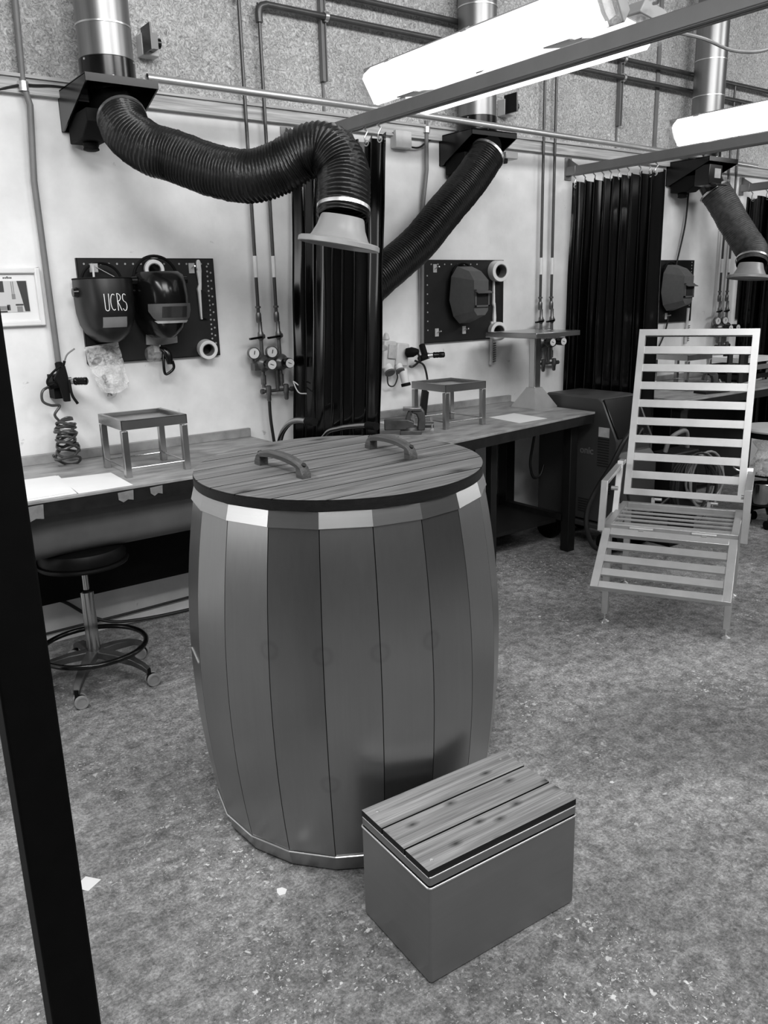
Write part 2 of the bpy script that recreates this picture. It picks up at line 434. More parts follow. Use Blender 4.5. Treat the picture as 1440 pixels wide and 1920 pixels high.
for x, lab in ((2.432, 'short steel channel hanging below the gas mains beside the first curtain rail'), (4.69, 'short steel channel hanging below the gas mains above the second curtain rail')):
    o = obj('mounting_channel', MB().bar((x, WY - 0.014, 2.52), (x, WY - 0.014, 2.96), 0.028, 0.02, (0, 1, 0)).bar((x - 0.012, WY - 0.028, 2.52), (x - 0.012, WY - 0.028, 2.96), 0.005, 0.01, (0, 1, 0)).bar((x + 0.012, WY - 0.028, 2.52), (x + 0.012, WY - 0.028, 2.96), 0.005, 0.01, (0, 1, 0)), 'conduit')
    tag(o, lab, 'bracket')

def gas_drop(x, ztop, label):
    t = thing('gas_drop_pipe', label, 'pipe', (x, WY - 0.04, 1.36), group='gas drop pipes')
    obj('pipe', MB().cyl((x, WY - 0.04, 1.40), (x, WY - 0.04, ztop), 0.0085, n=12), 'pipe', t)
    obj('sleeve', MB().cyl((x, WY - 0.04, 1.60), (x, WY - 0.04, 1.70), 0.0105, n=12), 'paper_band', t, 'white paper sleeve')
    obj('coupling', MB().lathe([(0.011, 0), (0.014, 0.01), (0.014, 0.04), (0.011, 0.05)], (x, WY - 0.04, 1.385), n=12).ring((x, WY - 0.04, 1.46), (0, 0, 1), 0.012, 0.004, 12, 0.01), 'brass', t)
    return t
booths = ((1.977, 'beside the pegboard with two helmets'), (3.97, 'behind the square-topped stand'), (5.955, 'beyond the second curtain'))
for x, wh in booths:
    gas_drop(x, 2.905, 'thin gas pipe with white sleeve %s, nearer of its pair' % wh)
    gas_drop(x + 0.1 if x < 5 else x + 0.1, 2.80, 'thin gas pipe with white sleeve %s, farther of its pair' % wh)

def regulator(x, label, hose):
    y = WY - 0.05
    t = thing('gas_regulator', label, 'regulator', (x, y, 1.17), group='gas regulators on the wall')
    obj('shutoff_valve', MB().lathe([(0.009, 0), (0.015, 0.01), (0.015, 0.035), (0.010, 0.045), (0.010, 0.09)], (x, y, 1.30), n=12).cyl((x - 0.012, y, 1.32), (x + 0.02, y, 1.32), 0.011, n=10).cyl((x, y, 1.20), (x, y, 1.30), 0.011, 0.009, n=12), 'brass', t)
    obj('lever', MB().bar((x - 0.005, y - 0.02, 1.318), (x - 0.075, y - 0.028, 1.312), 0.014, 0.010), 'black', t)
    obj('body', MB().lathe([(0.018, 0), (0.040, 0.004), (0.042, 0.03), (0.034, 0.045), (0.018, 0.06), (0.018, 0.075)], (x, y + 0.02, 1.19), (0, -1, 0), 24).box((x - 0.03, y, 1.175), (0.05, 0.04, 0.035)).cyl((x, y, 1.07), (x, y, 1.16), 0.009, n=10).cyl((x, y, 1.085), (x, y, 1.13), 0.014, n=8), 'brass', t)
    g = obj('pressure_gauge', MB().lathe([(0.010, 0), (0.030, 0.002), (0.030, 0.026), (0.026, 0.029), (0.026, 0.025), (0.001, 0.025)], (x - 0.052, y - 0.005, 1.243), (-0.25, -1, 0), 28).cyl((x - 0.052, y, 1.19), (x - 0.052, y, 1.22), 0.007, n=8), 'brass', t)
    ax = Vector((-0.25, -1, 0)).normalized(); c = Vector((x - 0.052, y - 0.005, 1.243)) + ax * 0.026
    obj('dial', MB().lathe([(0.025, 0), (0.025, 0.001)], c, ax, 28), 'dial', g, 'white dial')
    obj('needle', MB().bar(c + ax * 0.002 + Vector((0, 0, -0.006)), c + ax * 0.002 + Vector((0.004, -0.001, 0.012)), 0.004, 0.001, ax), 'ink', g)
    k = obj('pressure_knob', MB().lathe([(0.019, 0), (0.0255, 0.004), (0.0255, 0.050), (0.0235, 0.055), (0.001, 0.055)], (x, y - 0.055, 1.19), (-0.12, -1, -0.02), 24), 'black', t)
    ax = Vector((-0.12, -1, -0.02)).normalized(); c = Vector((x, y - 0.055, 1.19)) + ax * 0.0555
    obj('dial', MB().lathe([(0.022, 0), (0.022, 0.001)], c, ax, 24), 'dial', k, 'white dial')
    obj('needle', MB().bar(c + ax * 0.002 + Vector((-0.01, 0, 0.004)), c + ax * 0.002 + Vector((0.008, 0, -0.003)), 0.003, 0.001, ax), 'ink', k)
    return t
r0 = None
for x, wh in booths:
    for dx, wd in ((0, 'nearer'), (0.1, 'farther')):
        lab = 'brass gas regulator %s, %s of its pair' % (wh, wd)
        if r0 is None: r0 = regulator(x, lab, False)
        else: dup(r0, (x + dx, WY - 0.05, 1.17), lab, 'gas regulators on the wall')
def manifold(x, label, hose):
    y = WY - 0.05
    t = thing('gas_manifold', label, 'valve', (x, y, 1.05), group='gas manifolds under the regulators')
    obj('crossbar', MB().cyl((x - 0.03, y, 1.05), (x + 0.15, y, 1.05), 0.008, n=10).cyl((x + 0.06, y, 1.05), (x + 0.06, y, 1.15), 0.010, n=10).cyl((x - 0.035, y, 1.05), (x - 0.02, y, 1.05), 0.013, n=10).cyl((x + 0.135, y, 1.05), (x + 0.155, y, 1.05), 0.013, n=10), 'cast', t)
    for k, dx in enumerate((0.0, 0.1)):
        obj('flashback_arrestor', MB().lathe([(0.007, 0), (0.011, 0.006), (0.011, 0.03), (0.014, 0.034), (0.014, 0.075), (0.009, 0.08)], (x + dx, y - 0.014, 1.0), n=14), 'brass' , t)
    if hose:
        obj('gas_hose', MB().tube(smooth_path([(x, y - 0.014, 1.0), (x + 0.004, y - 0.01, 0.9), (x + 0.03, y, 0.7), (x + 0.05, y, 0.45)], 8), 0.008, 10), 'cable', t)
    return t
manifold(1.995, 'small pipe manifold with two arrestors and hanging black hose behind wooden lid', True)
manifold(3.985, 'small dark pipe manifold below regulators behind square-topped stand', False)
manifold(5.97, 'small dark pipe manifold below regulators seen through reclining chair back', False)

# air line on the left with hanging gun
t = thing('air_line_pipe', 'grey air pipe bending down wall beside framed print', 'pipe', (1.01, WY - 0.035, 1.25))
obj('pipe', MB().tube([(1.03, WY - 0.03, 4.4), (1.014, WY - 0.03, 2.65), (1.004, WY - 0.03, 2.345), (1.02, WY - 0.035, 2.269), (1.000, WY - 0.03, 1.988), (1.006, WY - 0.03, 1.25)], 0.0125, 12), 'conduit', t)
obj('pipe_clip', MB().ring((1.004, WY - 0.03, 2.335), (0, 0, 1), 0.017, 0.008, 16, 0.035).box((1.004, WY - 0.01, 2.335), (0.05, 0.02, 0.02)), 'clamp', t)
o = obj('wall_cable', MB().tube(smooth_path([(0.55, WY - 0.01, 2.22), (0.80, WY - 0.012, 2.28), (0.98, WY - 0.035, 2.335), (1.05, WY - 0.035, 2.343), (1.15, WY - 0.03, 2.35), (1.30, WY - 0.03, 2.34)], 8), 0.005, 8), 'cable')
tag(o, 'thin black cable strung across wall below wooden ledge beside first extraction bracket', 'cable')
t = thing('air_coupling', 'black air valve with ribbed handle at end of air pipe', 'valve', (1.0, 3.66, 1.17))
obj('valve_body', MB().cyl((0.935, 3.63, 1.168), (1.035, 3.64, 1.182), 0.016, n=14).cyl((1.006, WY - 0.03, 1.255), (1.002, 3.66, 1.18), 0.016, n=12).box((0.985, 3.69, 1.16), (0.05, 0.08, 0.10)), 'blackmatt', t)
obj('grip', MB().lathe([(0.010, 0), (0.016, 0.004), (0.017, 0.012), (0.015, 0.016), (0.017, 0.022), (0.015, 0.028), (0.017, 0.034), (0.015, 0.04), (0.017, 0.048), (0.016, 0.056), (0.010, 0.06)], (1.035, 3.61, 1.182), (0.75, -0.65, 0.0), 16), 'black', t)
obj('collar', MB().cyl((1.012, 3.632, 1.18), (1.038, 3.609, 1.183), 0.014, n=14), 'clamp', t)
t = thing('air_gun', 'black trigger air gun hanging over the air pipe end', 'air gun', (0.98, 3.60, 1.2))
obj('body', MB().prism([(0.985, 3.60, 1.245), (1.005, 3.60, 1.25), (1.012, 3.60, 1.20), (1.01, 3.60, 1.10), (0.985, 3.60, 1.10), (0.975, 3.60, 1.16), (0.955, 3.60, 1.20)], (0, 0.022, 0)).tube([(0.998, 3.61, 1.245), (1.006, 3.605, 1.27)], 0.006, 8), 'blackmatt', t, bevel=0.004)
obj('trigger', MB().tube(smooth_path([(0.985, 3.60, 1.25), (0.95, 3.598, 1.225), (0.925, 3.598, 1.195), (0.928, 3.598, 1.175), (0.95, 3.60, 1.18)], 5), 0.005, 8).tube(smooth_path([(1.01, 3.59, 1.19), (1.012, 3.58, 1.13), (1.03, 3.575, 1.09)], 5), 0.006, 8), 'blackmatt', t)
obj('nozzle', MB().tube(smooth_path([(1.004, 3.605, 1.265), (1.018, 3.60, 1.295), (1.05, 3.595, 1.318)], 5), 0.0035, 8), 'conduit', t)
pts = [(0.94, 3.63, 1.168), (0.905, 3.62, 1.15), (0.90, 3.615, 1.11), (0.93, 3.61, 1.09), (0.965, 3.61, 1.085), (0.94, 3.61, 1.05), (0.955, 3.61, 1.02)]
pts = smooth_path(pts, 6)
for k in range(230):
    a = k / 230 * 2 * PI * 12.5; f = k / 229
    rr = 0.034 + 0.008 * math.sin(f * 5) + (0.030 * max(0, f - 0.55) / 0.45)
    tilt = (0.5 + 0.35 * max(0, f - 0.6) / 0.4) * math.sin(a * 0.37 + 1)
    z = 1.015 - 0.155 * (0.75 * f + 0.25 * f ** 4)
    pts.append(Vector((0.975 + 0.004 * math.sin(a * 0.23) - 0.01 * f + rr * math.cos(a), 3.60 + rr * 0.8 * math.sin(a) - 0.02 * f, z + rr * tilt * math.sin(a + 0.8))))
o = obj('coiled_air_hose', MB().tube(pts, 0.0058, 8), 'coil')
tag(o, 'dark coiled air hose dangling from air valve above the first bench', 'hose')

# ================================================================== WORKBENCHES
def bench(name_label, top_poly, z, legs, splash=None, edge=None, xtra=None):
    x0 = min(p[0] for p in top_poly); y0 = min(p[1] for p in top_poly)
    t = thing('workbench', name_label, 'workbench', (x0, y0, 0))
    obj('worktop', MB().prism([(x, y, z - 0.012) for x, y in top_poly], (0, 0, 0.012)), 'bench', t, bevel=0.002)
    mb = MB()
    n = len(top_poly)
    mb.prism([(x + (0.003 if x == x0 else -0.003), y + (0.003 if y < 3.5 else -0.003), z - 0.062) for x, y in top_poly], (0, 0, 0.05))
    obj('edge_band', mb, 'benchedge', t, 'dark chipped edge')
    if splash: obj('splashback', MB().box(((splash[0] + splash[1]) / 2, WY - 0.014, z + splash[2] / 2), (splash[1] - splash[0], 0.024, splash[2])), 'bench', t, bevel=0.002)
    for x, y, wd in legs: obj('leg', MB().box((x, y, (z - 0.06) / 2), (wd, wd, z - 0.06)), 'darksteel', t, bevel=0.004)
    return t
Z1 = 0.83
b1 = bench('long first workbench of worn board, with stool tucked underneath', [(0.40, 3.0), (1.90, 3.0), (1.90, WY - 0.002), (0.40, WY - 0.002)], Z1, [(0.615, 3.05, 0.05), (1.86, 3.05, 0.05), (0.615, 3.66, 0.05), (1.86, 3.66, 0.05)], (0.42, 1.90, 0.042))
# curved sheet guard under bench one
rows = []
for i in range(13):
    a = i / 12
    if a < 0.4: y, z = 3.085 + 0.02 * a, 0.765 - a * 0.32
    else:
        b = (a - 0.4) / 0.6 * R(85); y, z = 3.093 + 0.10 * (1 - math.cos(b)), 0.637 - 0.07 * math.sin(b)
    rows.append([Vector((0.645, y, z)), Vector((1.83, y, z))])
obj('sheet_guard', MB().grid(rows), 'apron', b1, 'grey curved sheet under the worktop', solid=0.004)
obj('back_panel', MB().box((1.15, 3.55, 0.47), (1.40, 0.012, 0.44)), 'blackmatt', b1)  # black sheet standing in for the shaded underside of the guard
b2 = bench('second workbench with vise and square-topped stand on it', [(2.42, 2.85), (3.725, 3.025), (3.745, WY - 0.002), (2.42, WY - 0.002)], Z1, [(3.645, 3.13, 0.06), (3.008, 3.12, 0.044), (2.50, 3.0, 0.075), (3.66, 3.66, 0.075), (2.50, 3.66, 0.075)], (2.66, 3.74, 0.04))
obj('lower_rail', MB().bar((3.635, 3.67, 0.20), (3.635, 3.15, 0.20), 0.04, 0.035), 'benchedge', b2)
obj('lower_shelf', MB().box((3.05, 3.43, 0.175), (1.14, 0.46, 0.02)), 'darksteel', b2)  # dark board added to cover the lit floor under the bench
obj('shade_panel', MB().box((3.05, 3.60, 0.085), (1.14, 0.02, 0.15)), 'darksteel', b2)  # added dark sheet, keeps the space below the shelf looking shaded
obj('back_panel', MB().box((3.02, 3.70, 0.66), (0.80, 0.02, 0.24)), 'apron', b2)
obj('foot_board', MB().box((3.10, 3.70, 0.12), (1.28, 0.03, 0.24)), 'darksteel', b2)
o = obj('power_cable', MB().tube(smooth_path([(3.665, 3.40, 0.765), (3.637, 3.40, 0.675), (3.616, 3.40, 0.587), (3.601, 3.40, 0.491), (3.631, 3.40, 0.405), (3.69, 3.40, 0.41), (3.72, 3.40, 0.47)], 8), 0.008, 10).tube(smooth_path([(3.645, 3.40, 0.72), (3.672, 3.40, 0.69), (3.71, 3.40, 0.645)], 6), 0.008, 10), 'cable')
tag(o, 'black cable hanging in a loop beneath second workbench', 'cable')
b3 = bench('third workbench seen through the slats of reclining chair', [(4.47, 2.95), (6.0, 2.95), (6.0, WY - 0.002), (4.47, WY - 0.002)], Z1, [(4.53, 3.02, 0.07), (5.92, 3.02, 0.07), (4.53, 3.66, 0.07), (5.92, 3.66, 0.07)], (4.6, 5.95, 0.04))
obj('side_panel', MB().box((4.75, 3.45, 0.48), (0.02, 0.45, 0.55)), 'darksteel', b3)  # this and the next panel are dark to stand in for under-bench shade
obj('back_panel', MB().box((5.38, 3.45, 0.42), (1.54, 0.02, 0.72)), 'darksteel', b3)

# torn tape on bench one's edge
for x, w_, h_, lab in ((0.665, 0.075, 0.05, 'torn pale tape at outer end of first workbench edge'), (1.0, 0.06, 0.035, 'torn tape scrap below the loose sheet on first workbench edge'), (1.12, 0.05, 0.03, 'torn tape scrap farthest along the first workbench edge')):
    pl = [(x - w_ / 2, 3.0005, 0.812), (x + w_ / 2, 3.0005, 0.815), (x + w_ * 0.45, 3.0005, 0.812 - h_), (x + w_ * 0.1, 3.0005, 0.817 - h_), (x - w_ * 0.2, 3.0005, 0.808 - h_), (x - w_ * 0.48, 3.0005, 0.82 - h_)]
    tag(obj('tape_scrap', MB().prism(pl, (0, -0.0015, 0)), 'tape'), lab, 'tape')
# papers
def paper(poly, z, label, thick=0.0006):
    tag(obj('paper_sheet', MB().prism([(x, y, z) for x, y in poly], (0, 0, thick)), 'paper'), label, 'paper', 'papers lying on the benches')
paper([(0.832, 3.01), (1.035, 3.01), (1.05, 3.305), (0.855, 3.335)], Z1 + 0.0005, 'single loose white sheet lying at front of first workbench beside paper stack')
for k, dz in enumerate((0.001, 0.004, 0.0075)):
    a = 0.02 * k
    paper([(0.56 + a, 3.005 + 0.004 * k), (0.825 - a * .5, 3.01 + 0.006 * k), (0.865 - a * .6, 3.385 - 0.008 * k), (0.60 + a, 3.39)], Z1 + dz, ('lowest sheet of the paper stack on first workbench', 'middle sheet of the paper stack on first workbench', 'top sheet of the paper stack on first workbench')[k], 0.003 if k < 2 else 0.0006)
paper([(3.127, 3.035), (3.351, 3.045), (3.372, 3.316), (3.16, 3.299)], Z1 + 0.0005, 'white sheet on second workbench in front of square-topped stand')
paper([(2.60, 3.42), (2.74, 3.40), (2.76, 3.60), (2.62, 3.62)], Z1 + 0.0005, 'white sheet behind the vise beside the first curtain')

# ================================================================== SMALL STEEL FRAMES
def steel_frame(label, loc, rz):
    t = thing('steel_stand_frame', label, 'stand', loc, rz, 'small stainless stand frames')
    m = Matrix.Translation(loc) @ Matrix.Rotation(rz, 4, 'Z')
    W_, D_, H_ = 0.27, 0.285, 0.225
    for sx in (-1, 1):
        for sy in (-1, 1):
            obj('leg', MB().box((sx * (W_ / 2 - 0.0125), sy * (D_ / 2 - 0.0125), (H_ - 0.04) / 2), (0.025, 0.025, H_ - 0.04)).xf(m), 'stool', t, bevel=0.0015)
    mb = MB()
    h = H_ - 0.018
    for sx in (-1, 1): mb.box((sx * (W_ / 2 - 0.002), 0, h), (0.004, D_, 0.036)); mb.box((sx * (W_ / 2 - 0.008), 0, H_), (0.016, D_, 0.003))
    for sy in (-1, 1): mb.box((0, sy * (D_ / 2 - 0.002), h), (W_, 0.004, 0.036)); mb.box((0, sy * (D_ / 2 - 0.008), H_), (W_, 0.016, 0.003))
    mb.box((0, 0, H_ - 0.012), (W_ - 0.01, D_ - 0.01, 0.002))
    obj('tray_top', mb.xf(m), 'stool', t)
    mb = MB()
    for sx in (-1, 1): mb.cyl((sx * (W_ / 2 - 0.0125), -D_ / 2 + 0.02, 0.035), (sx * (W_ / 2 - 0.0125), D_ / 2 - 0.02, 0.035), 0.0035, n=8)
    for sy in (-1, 1): mb.cyl((-W_ / 2 + 0.02, sy * (D_ / 2 - 0.0125), 0.035), (W_ / 2 - 0.02, sy * (D_ / 2 - 0.0125), 0.035), 0.0035, n=8)
    obj('stretcher', mb.xf(m), 'stool', t)
    return t
sf = steel_frame('small stainless tray frame on first workbench under the pegboard', (1.197, 3.289, Z1), R(-1))
dup(sf, (2.852, 3.285, Z1), 'small stainless tray frame on second workbench behind the vise', None, R(-2))
dup(sf, (5.12, 3.42, Z1), 'small stainless tray frame on third workbench seen through the chair slats', None, R(-2))

# ================================================================== SQUARE-TOPPED STAND
t = thing('pedestal_stand', 'steel pedestal with square top and flared base on second workbench', 'stand', (3.645, 3.42, Z1))
cx, cy = 3.645, 3.42
def sq(r, z): return [Vector((cx + sx * r, cy + sy * r, z)) for sx, sy in ((-1, -1), (1, -1), (1, 1), (-1, 1))]
vs = sq(0.096, Z1) + sq(0.096, Z1 + 0.006) + sq(0.034, Z1 + 0.115) + sq(0.034, Z1 + 0.118)
fs = [(3, 2, 1, 0)] + [(i * 4 + j, i * 4 + (j + 1) % 4, i * 4 + 4 + (j + 1) % 4, i * 4 + 4 + j) for i in range(3) for j in range(4)] + [(12, 13, 14, 15)]
obj('flared_base', MB().add(vs, fs), 'chair', t)
obj('column', MB().box((cx, cy, Z1 + 0.26), (0.050, 0.050, 0.30)), 'stool', t, bevel=0.006)
PZ = 1.262
obj('square_top', MB().box((3.60, 3.40, PZ), (0.385, 0.385, 0.03), Matrix.Rotation(R(3), 3, 'Z')), 'stool', t, bevel=0.003)

# ================================================================== VISE
t = thing('bench_vise', 'cast iron vise fixed at front of second workbench', 'vise', (2.60, 3.12, Z1))
vx, vy = 2.52, 3.19
m = Matrix.Translation((vx, vy, Z1)) @ Matrix.Rotation(R(-38), 4, 'Z') @ Matrix.Scale(0.82, 4)
obj('base', MB().box((0, 0, 0.012), (0.13, 0.10, 0.024)).lathe([(0.05, 0.02), (0.045, 0.04), (0.03, 0.05)], (0, 0, 0), n=20).xf(m), 'cast', t, bevel=0.003)
mb = MB().prism([(-0.16, -0.035, 0.028), (0.02, -0.035, 0.028), (0.02, -0.035, 0.075), (-0.02, -0.035, 0.09), (-0.16, -0.035, 0.092)], (0, 0.07, 0))
mb.prism([(-0.025, -0.03, 0.06), (-0.03, -0.03, 0.10), (-0.01, -0.03, 0.155), (0.0, -0.03, 0.155), (0.0, -0.03, 0.06)], (0, 0.06, 0))
obj('fixed_jaw', mb.xf(m), 'cast', t, bevel=0.004)
arc = [(0.005 + 0.05 * (1 - math.cos(a)) if 0 else 0.03 + 0.055 * math.sin(a) - 0.02, 0.06 + 0.09 * (1 - math.cos(a)) / 1.0) for a in [R(x) for x in (0, 20, 45, 70, 90)]]
poly = [(0.005, -0.03, 0.155), (0.005, -0.03, 0.128), (0.035, -0.03, 0.118), (0.045, -0.03, 0.09), (0.04, -0.03, 0.02), (0.085, -0.03, 0.02), (0.09, -0.03, 0.08), (0.085, -0.03, 0.13), (0.07, -0.03, 0.155)]
obj('moving_jaw', MB().prism(poly, (0, 0.06, 0)).xf(m), 'cast', t, bevel=0.006)
obj('jaw_plate', MB().box((0.01, 0, 0.152), (0.11, 0.085, 0.016)).xf(m), 'stool', t, bevel=0.002)
obj('screw', MB().cyl((0.08, 0, 0.05), (0.14, 0, 0.05), 0.017, n=16).xf(m), 'cast', t)
obj('tommy_bar', MB().cyl((0.128, -0.06, 0.03), (0.128, 0.055, 0.085), 0.006, n=10).lathe([(0.002, -0.008), (0.012, -0.004), (0.012, 0.004), (0.002, 0.008)], (0.128, -0.062, 0.029), (0, 0.9, 0.4), 14).xf(m), 'clamp', t)
o = dup(t, (5.05, 3.06, Z1), 'cast iron vise on third workbench seen through the chair slats')

# ================================================================== EXTRACTION ARMS
ARMS = []
def extraction(label, duct_label, cx, cy, half, pts, hood_axis, hood_at, hose_mat='hose', yfront=3.37, ztop=2.335, hood=True, ribs=True, elbow=(0.6, -0.55), rr=0.091):
    """wall bracket, swivel, flexible hose and hood; the spiral duct above is its own thing"""
    t = thing('extraction_arm', label, 'extraction arm', (cx, cy, ztop))
    x0, x1 = cx - half, cx + half
    mb = MB().box((cx, (yfront + WY) / 2, ztop), (2 * half, WY - yfront, 0.006)).box((cx, yfront + 0.002, ztop - 0.012), (2 * half, 0.005, 0.028))
    mb.box((cx, WY - 0.004, ztop - 0.075), (2 * half, 0.006, 0.15))
    obj('bracket_plate', mb, 'black', t)
    for x in (x0 + 0.003, x1 - 0.003):
        obj('gusset', MB().prism([(x - 0.003, yfront, ztop - 0.026), (x - 0.003, yfront, ztop), (x - 0.003, WY - 0.002, ztop), (x - 0.003, WY - 0.002, ztop - 0.15), (x - 0.003, WY - 0.03, ztop - 0.15)], (0.006, 0, 0)), 'black', t)
    obj('damper_box', MB().prism([(x0 + 0.02, cy - 0.06, ztop - 0.10), (x0 + 0.02, WY - 0.03, ztop - 0.10), (x0 + 0.02, WY - 0.03, ztop - 0.20), (x0 + 0.02, cy + 0.02, ztop - 0.20), (x0 + 0.02, cy - 0.06, ztop - 0.15)], (0.11, 0, 0)).lathe([(0.03, 0), (0.034, 0.01), (0.028, 0.02), (0.034, 0.03), (0.02, 0.035)], (x0 + 0.075, cy + 0.09, ztop - 0.20), (0, 0, -1), 14), 'blackmatt', t, bevel=0.004)
    obj('collar', MB().lathe([(0.104, 0.0), (0.107, 0.002), (0.107, 0.085), (0.104, 0.088)], (cx, cy, ztop), n=40), 'black', t)
    mb = MB()
    for k in range(6):
        a = k * PI / 3 + 0.35
        d = Vector((math.cos(a), math.sin(a), 0))
        mb.lathe([(0.005, 0), (0.004, 0.003), (0.001, 0.004)], Vector((cx, cy, ztop + (0.076 if k % 2 else 0.012))) + d * 0.107, d, 8)
    obj('rivet', mb, 'clamp', t)
    P0 = Vector(pts[0]); P1 = Vector(pts[1])
    path = smooth_path([(cx, cy, ztop - 0.003), (cx, cy, ztop - 0.05), tuple(P0 - (P1 - P0).normalized() * 0.02)], 8)
    obj('elbow', MB().tube(path, 0.083, 32), 'black', t)
    ax = (P1 - P0).normalized()
    obj('hose_clamp', MB().ring(P0, ax, rr + 0.004, 0.006, 36, 0.014), 'clamp', t, 'bright steel clamp')
    ds = 0.0027
    line = resample(smooth_path(pts, 16), ds)
    n = 40; mbh = MB()
    x = (line[1] - line[0]).orthogonal().normalized(); vs = []; fs = []
    pitch = 0.0135; k = len(line)
    for i, p in enumerate(line):
        tg = (line[min(i + 1, k - 1)] - line[max(i - 1, 0)]).normalized()
        x = (x - tg * x.dot(tg)).normalized(); y = tg.cross(x)
        s = i * ds; ph = (s / pitch) % 1.0
        for j in range(n):
            a = 2 * PI * j / n
            ridge = max(0.0, 1 - abs(((ph + j / n) % 1.0) - 0.5) * 2 * 2.2) ** 0.8
            sag = 0.0026 * noise.noise(Vector((s * 45, a * 2.2, 3.1 + cx)))
            r_ = rr + (0.0100 * ridge if ribs else 0.003 * ridge) + sag - 0.003
            vs.append(p + (x * math.cos(a) + y * math.sin(a)) * r_)
    for i in range(k - 1):
        for j in range(n):
            fs.append((i * n + j, i * n + (j + 1) % n, (i + 1) * n + (j + 1) % n, (i + 1) * n + j))
    mbh.add(vs, fs)
    obj('flexible_hose', mbh, hose_mat, t, ang=80)
    E1 = line[-1]; ea = (line[-1] - line[-8]).normalized(); ha = Vector(hood_axis).normalized()
    e2 = line[-14]
    obj('hose_clamp', MB().ring(e2, ea, rr + 0.004, 0.005, 36, 0.013), 'clamp', t, 'bright steel clamp')
    if hood:
        hp = Vector(hood_at)
        prof = [(0.075, -0.085), (0.079, -0.080), (0.088, -0.045), (0.104, -0.012), (0.109, -0.006), (0.142, -0.001), (0.148, 0.003), (0.149, 0.018), (0.145, 0.020), (0.143, 0.008), (0.108, 0.002), (0.100, -0.008), (0.084, -0.045), (0.072, -0.08)]
        obj('hood', MB().lathe(prof, hp, ha, 48, True), 'hood', t, 'pale grey flared hood')
        obj('mesh_guard', MB().lathe([(0.08, 0), (0.08, 0.002)], hp - ha * 0.05, ha, 24), 'blackmatt', t)
    ARMS.append(t)
    # spiral duct
    d = thing('spiral_duct', duct_label, 'duct', (cx, cy, ztop + 0.07), group=None)
    mb = MB().lathe([(0.103, 0.07), (0.103, 2.2)], (cx, cy, ztop), n=40)
    obj('duct_pipe', mb, 'duct', d)
    for z in (0.082, 0.205, 0.40, 0.62, 0.85): obj('seam_ring', MB().ring((cx, cy, ztop + z), (0, 0, 1), 0.104, 0.004, 40, 0.006), 'clamp', d)
    return t
hp1 = [(1.293, 3.436, 2.198), (1.289, 3.365, 2.132), (1.331, 3.284, 2.072), (1.404, 3.206, 2.036), (1.497, 3.082, 1.977), (1.588, 2.957, 1.947), (1.676, 2.864, 1.976), (1.74, 2.794, 2.022), (1.792, 2.729, 2.019), (1.81, 2.666, 1.948), (1.79, 2.629, 1.866), (1.768, 2.612, 1.775)]
extraction('nearest extraction arm with long black hose arched over the first bench', 'galvanised spiral duct above the nearest extraction arm', 1.285, 3.52, 0.143, hp1, (-0.15, 0.10, -0.98), (1.741, 2.60, 1.695))
hp2 = [(3.330, 3.50, 2.225), (3.200, 3.497, 2.085), (2.997, 3.489, 1.91), (2.829, 3.486, 1.76), (2.652, 3.487, 1.641), (2.49, 3.486, 1.53), (2.42, 3.485, 1.42), (2.42, 3.48, 1.33)]
extraction('middle extraction arm whose black hose slants down behind the first curtain', 'galvanised spiral duct above the middle extraction arm', 3.345, 3.60, 0.165, hp2, (0.02, 0, -1), (2.42, 3.48, 1.25), yfront=3.46)
hp3 = [(5.59, 3.56, 2.15), (5.61, 3.50, 2.06), (5.64, 3.42, 1.92), (5.665, 3.34, 1.80), (5.66, 3.28, 1.72), (5.62, 3.255, 1.64)]
extraction('farthest extraction arm with dusty hose above the third bench', 'galvanised spiral duct above the farthest extraction arm', 5.42, 3.55, 0.17, hp3, (-0.1, 0.0, -1), (5.585, 3.245, 1.565), 'hosedust', ribs=False, yfront=3.40, rr=0.104)
a3 = ARMS[2]
obj('control_box', MB().box((5.335, 3.455, 2.225), (0.15, 0.11, 0.13)).prism([(5.27, 3.40, 2.165), (5.40, 3.40, 2.165), (5.40, 3.35, 2.15), (5.27, 3.35, 2.15)], (0, 0, 0.008)), 'black', a3, bevel=0.005)
obj('data_plate', MB().box((5.355, 3.3995, 2.235), (0.07, 0.002, 0.06)), 'label', a3, 'pale rating plate')
a2 = ARMS[1]
obj('lamp_box', MB().box((3.435, 3.47, 2.215), (0.09, 0.10, 0.035)), 'hood', a2, 'pale lamp box', bevel=0.004)
obj('lamp_knob', MB().lathe([(0.018, 0), (0.02, 0.004), (0.018, 0.022), (0.0, 0.024)], (3.405, 3.45, 2.198), (0, 0, -1), 16), 'blackmatt', a2)
# tube carried on the brackets
t = thing('support_tube', 'long bare steel tube laid across the extraction brackets', 'tube', (1.40, 3.42, 2.356))
mb = MB(); mb.tube([(1.405, 3.42, 2.357), (2.9, 3.43, 2.356), (5.0, 3.50, 2.351), (6.1, 3.56, 2.345)], 0.0165, 16, caps=False)
mb.tube([(1.405, 3.42, 2.357), (2.9, 3.43, 2.356)], 0.0135, 16, caps=False)
obj('tube', mb, 'zinc', t)
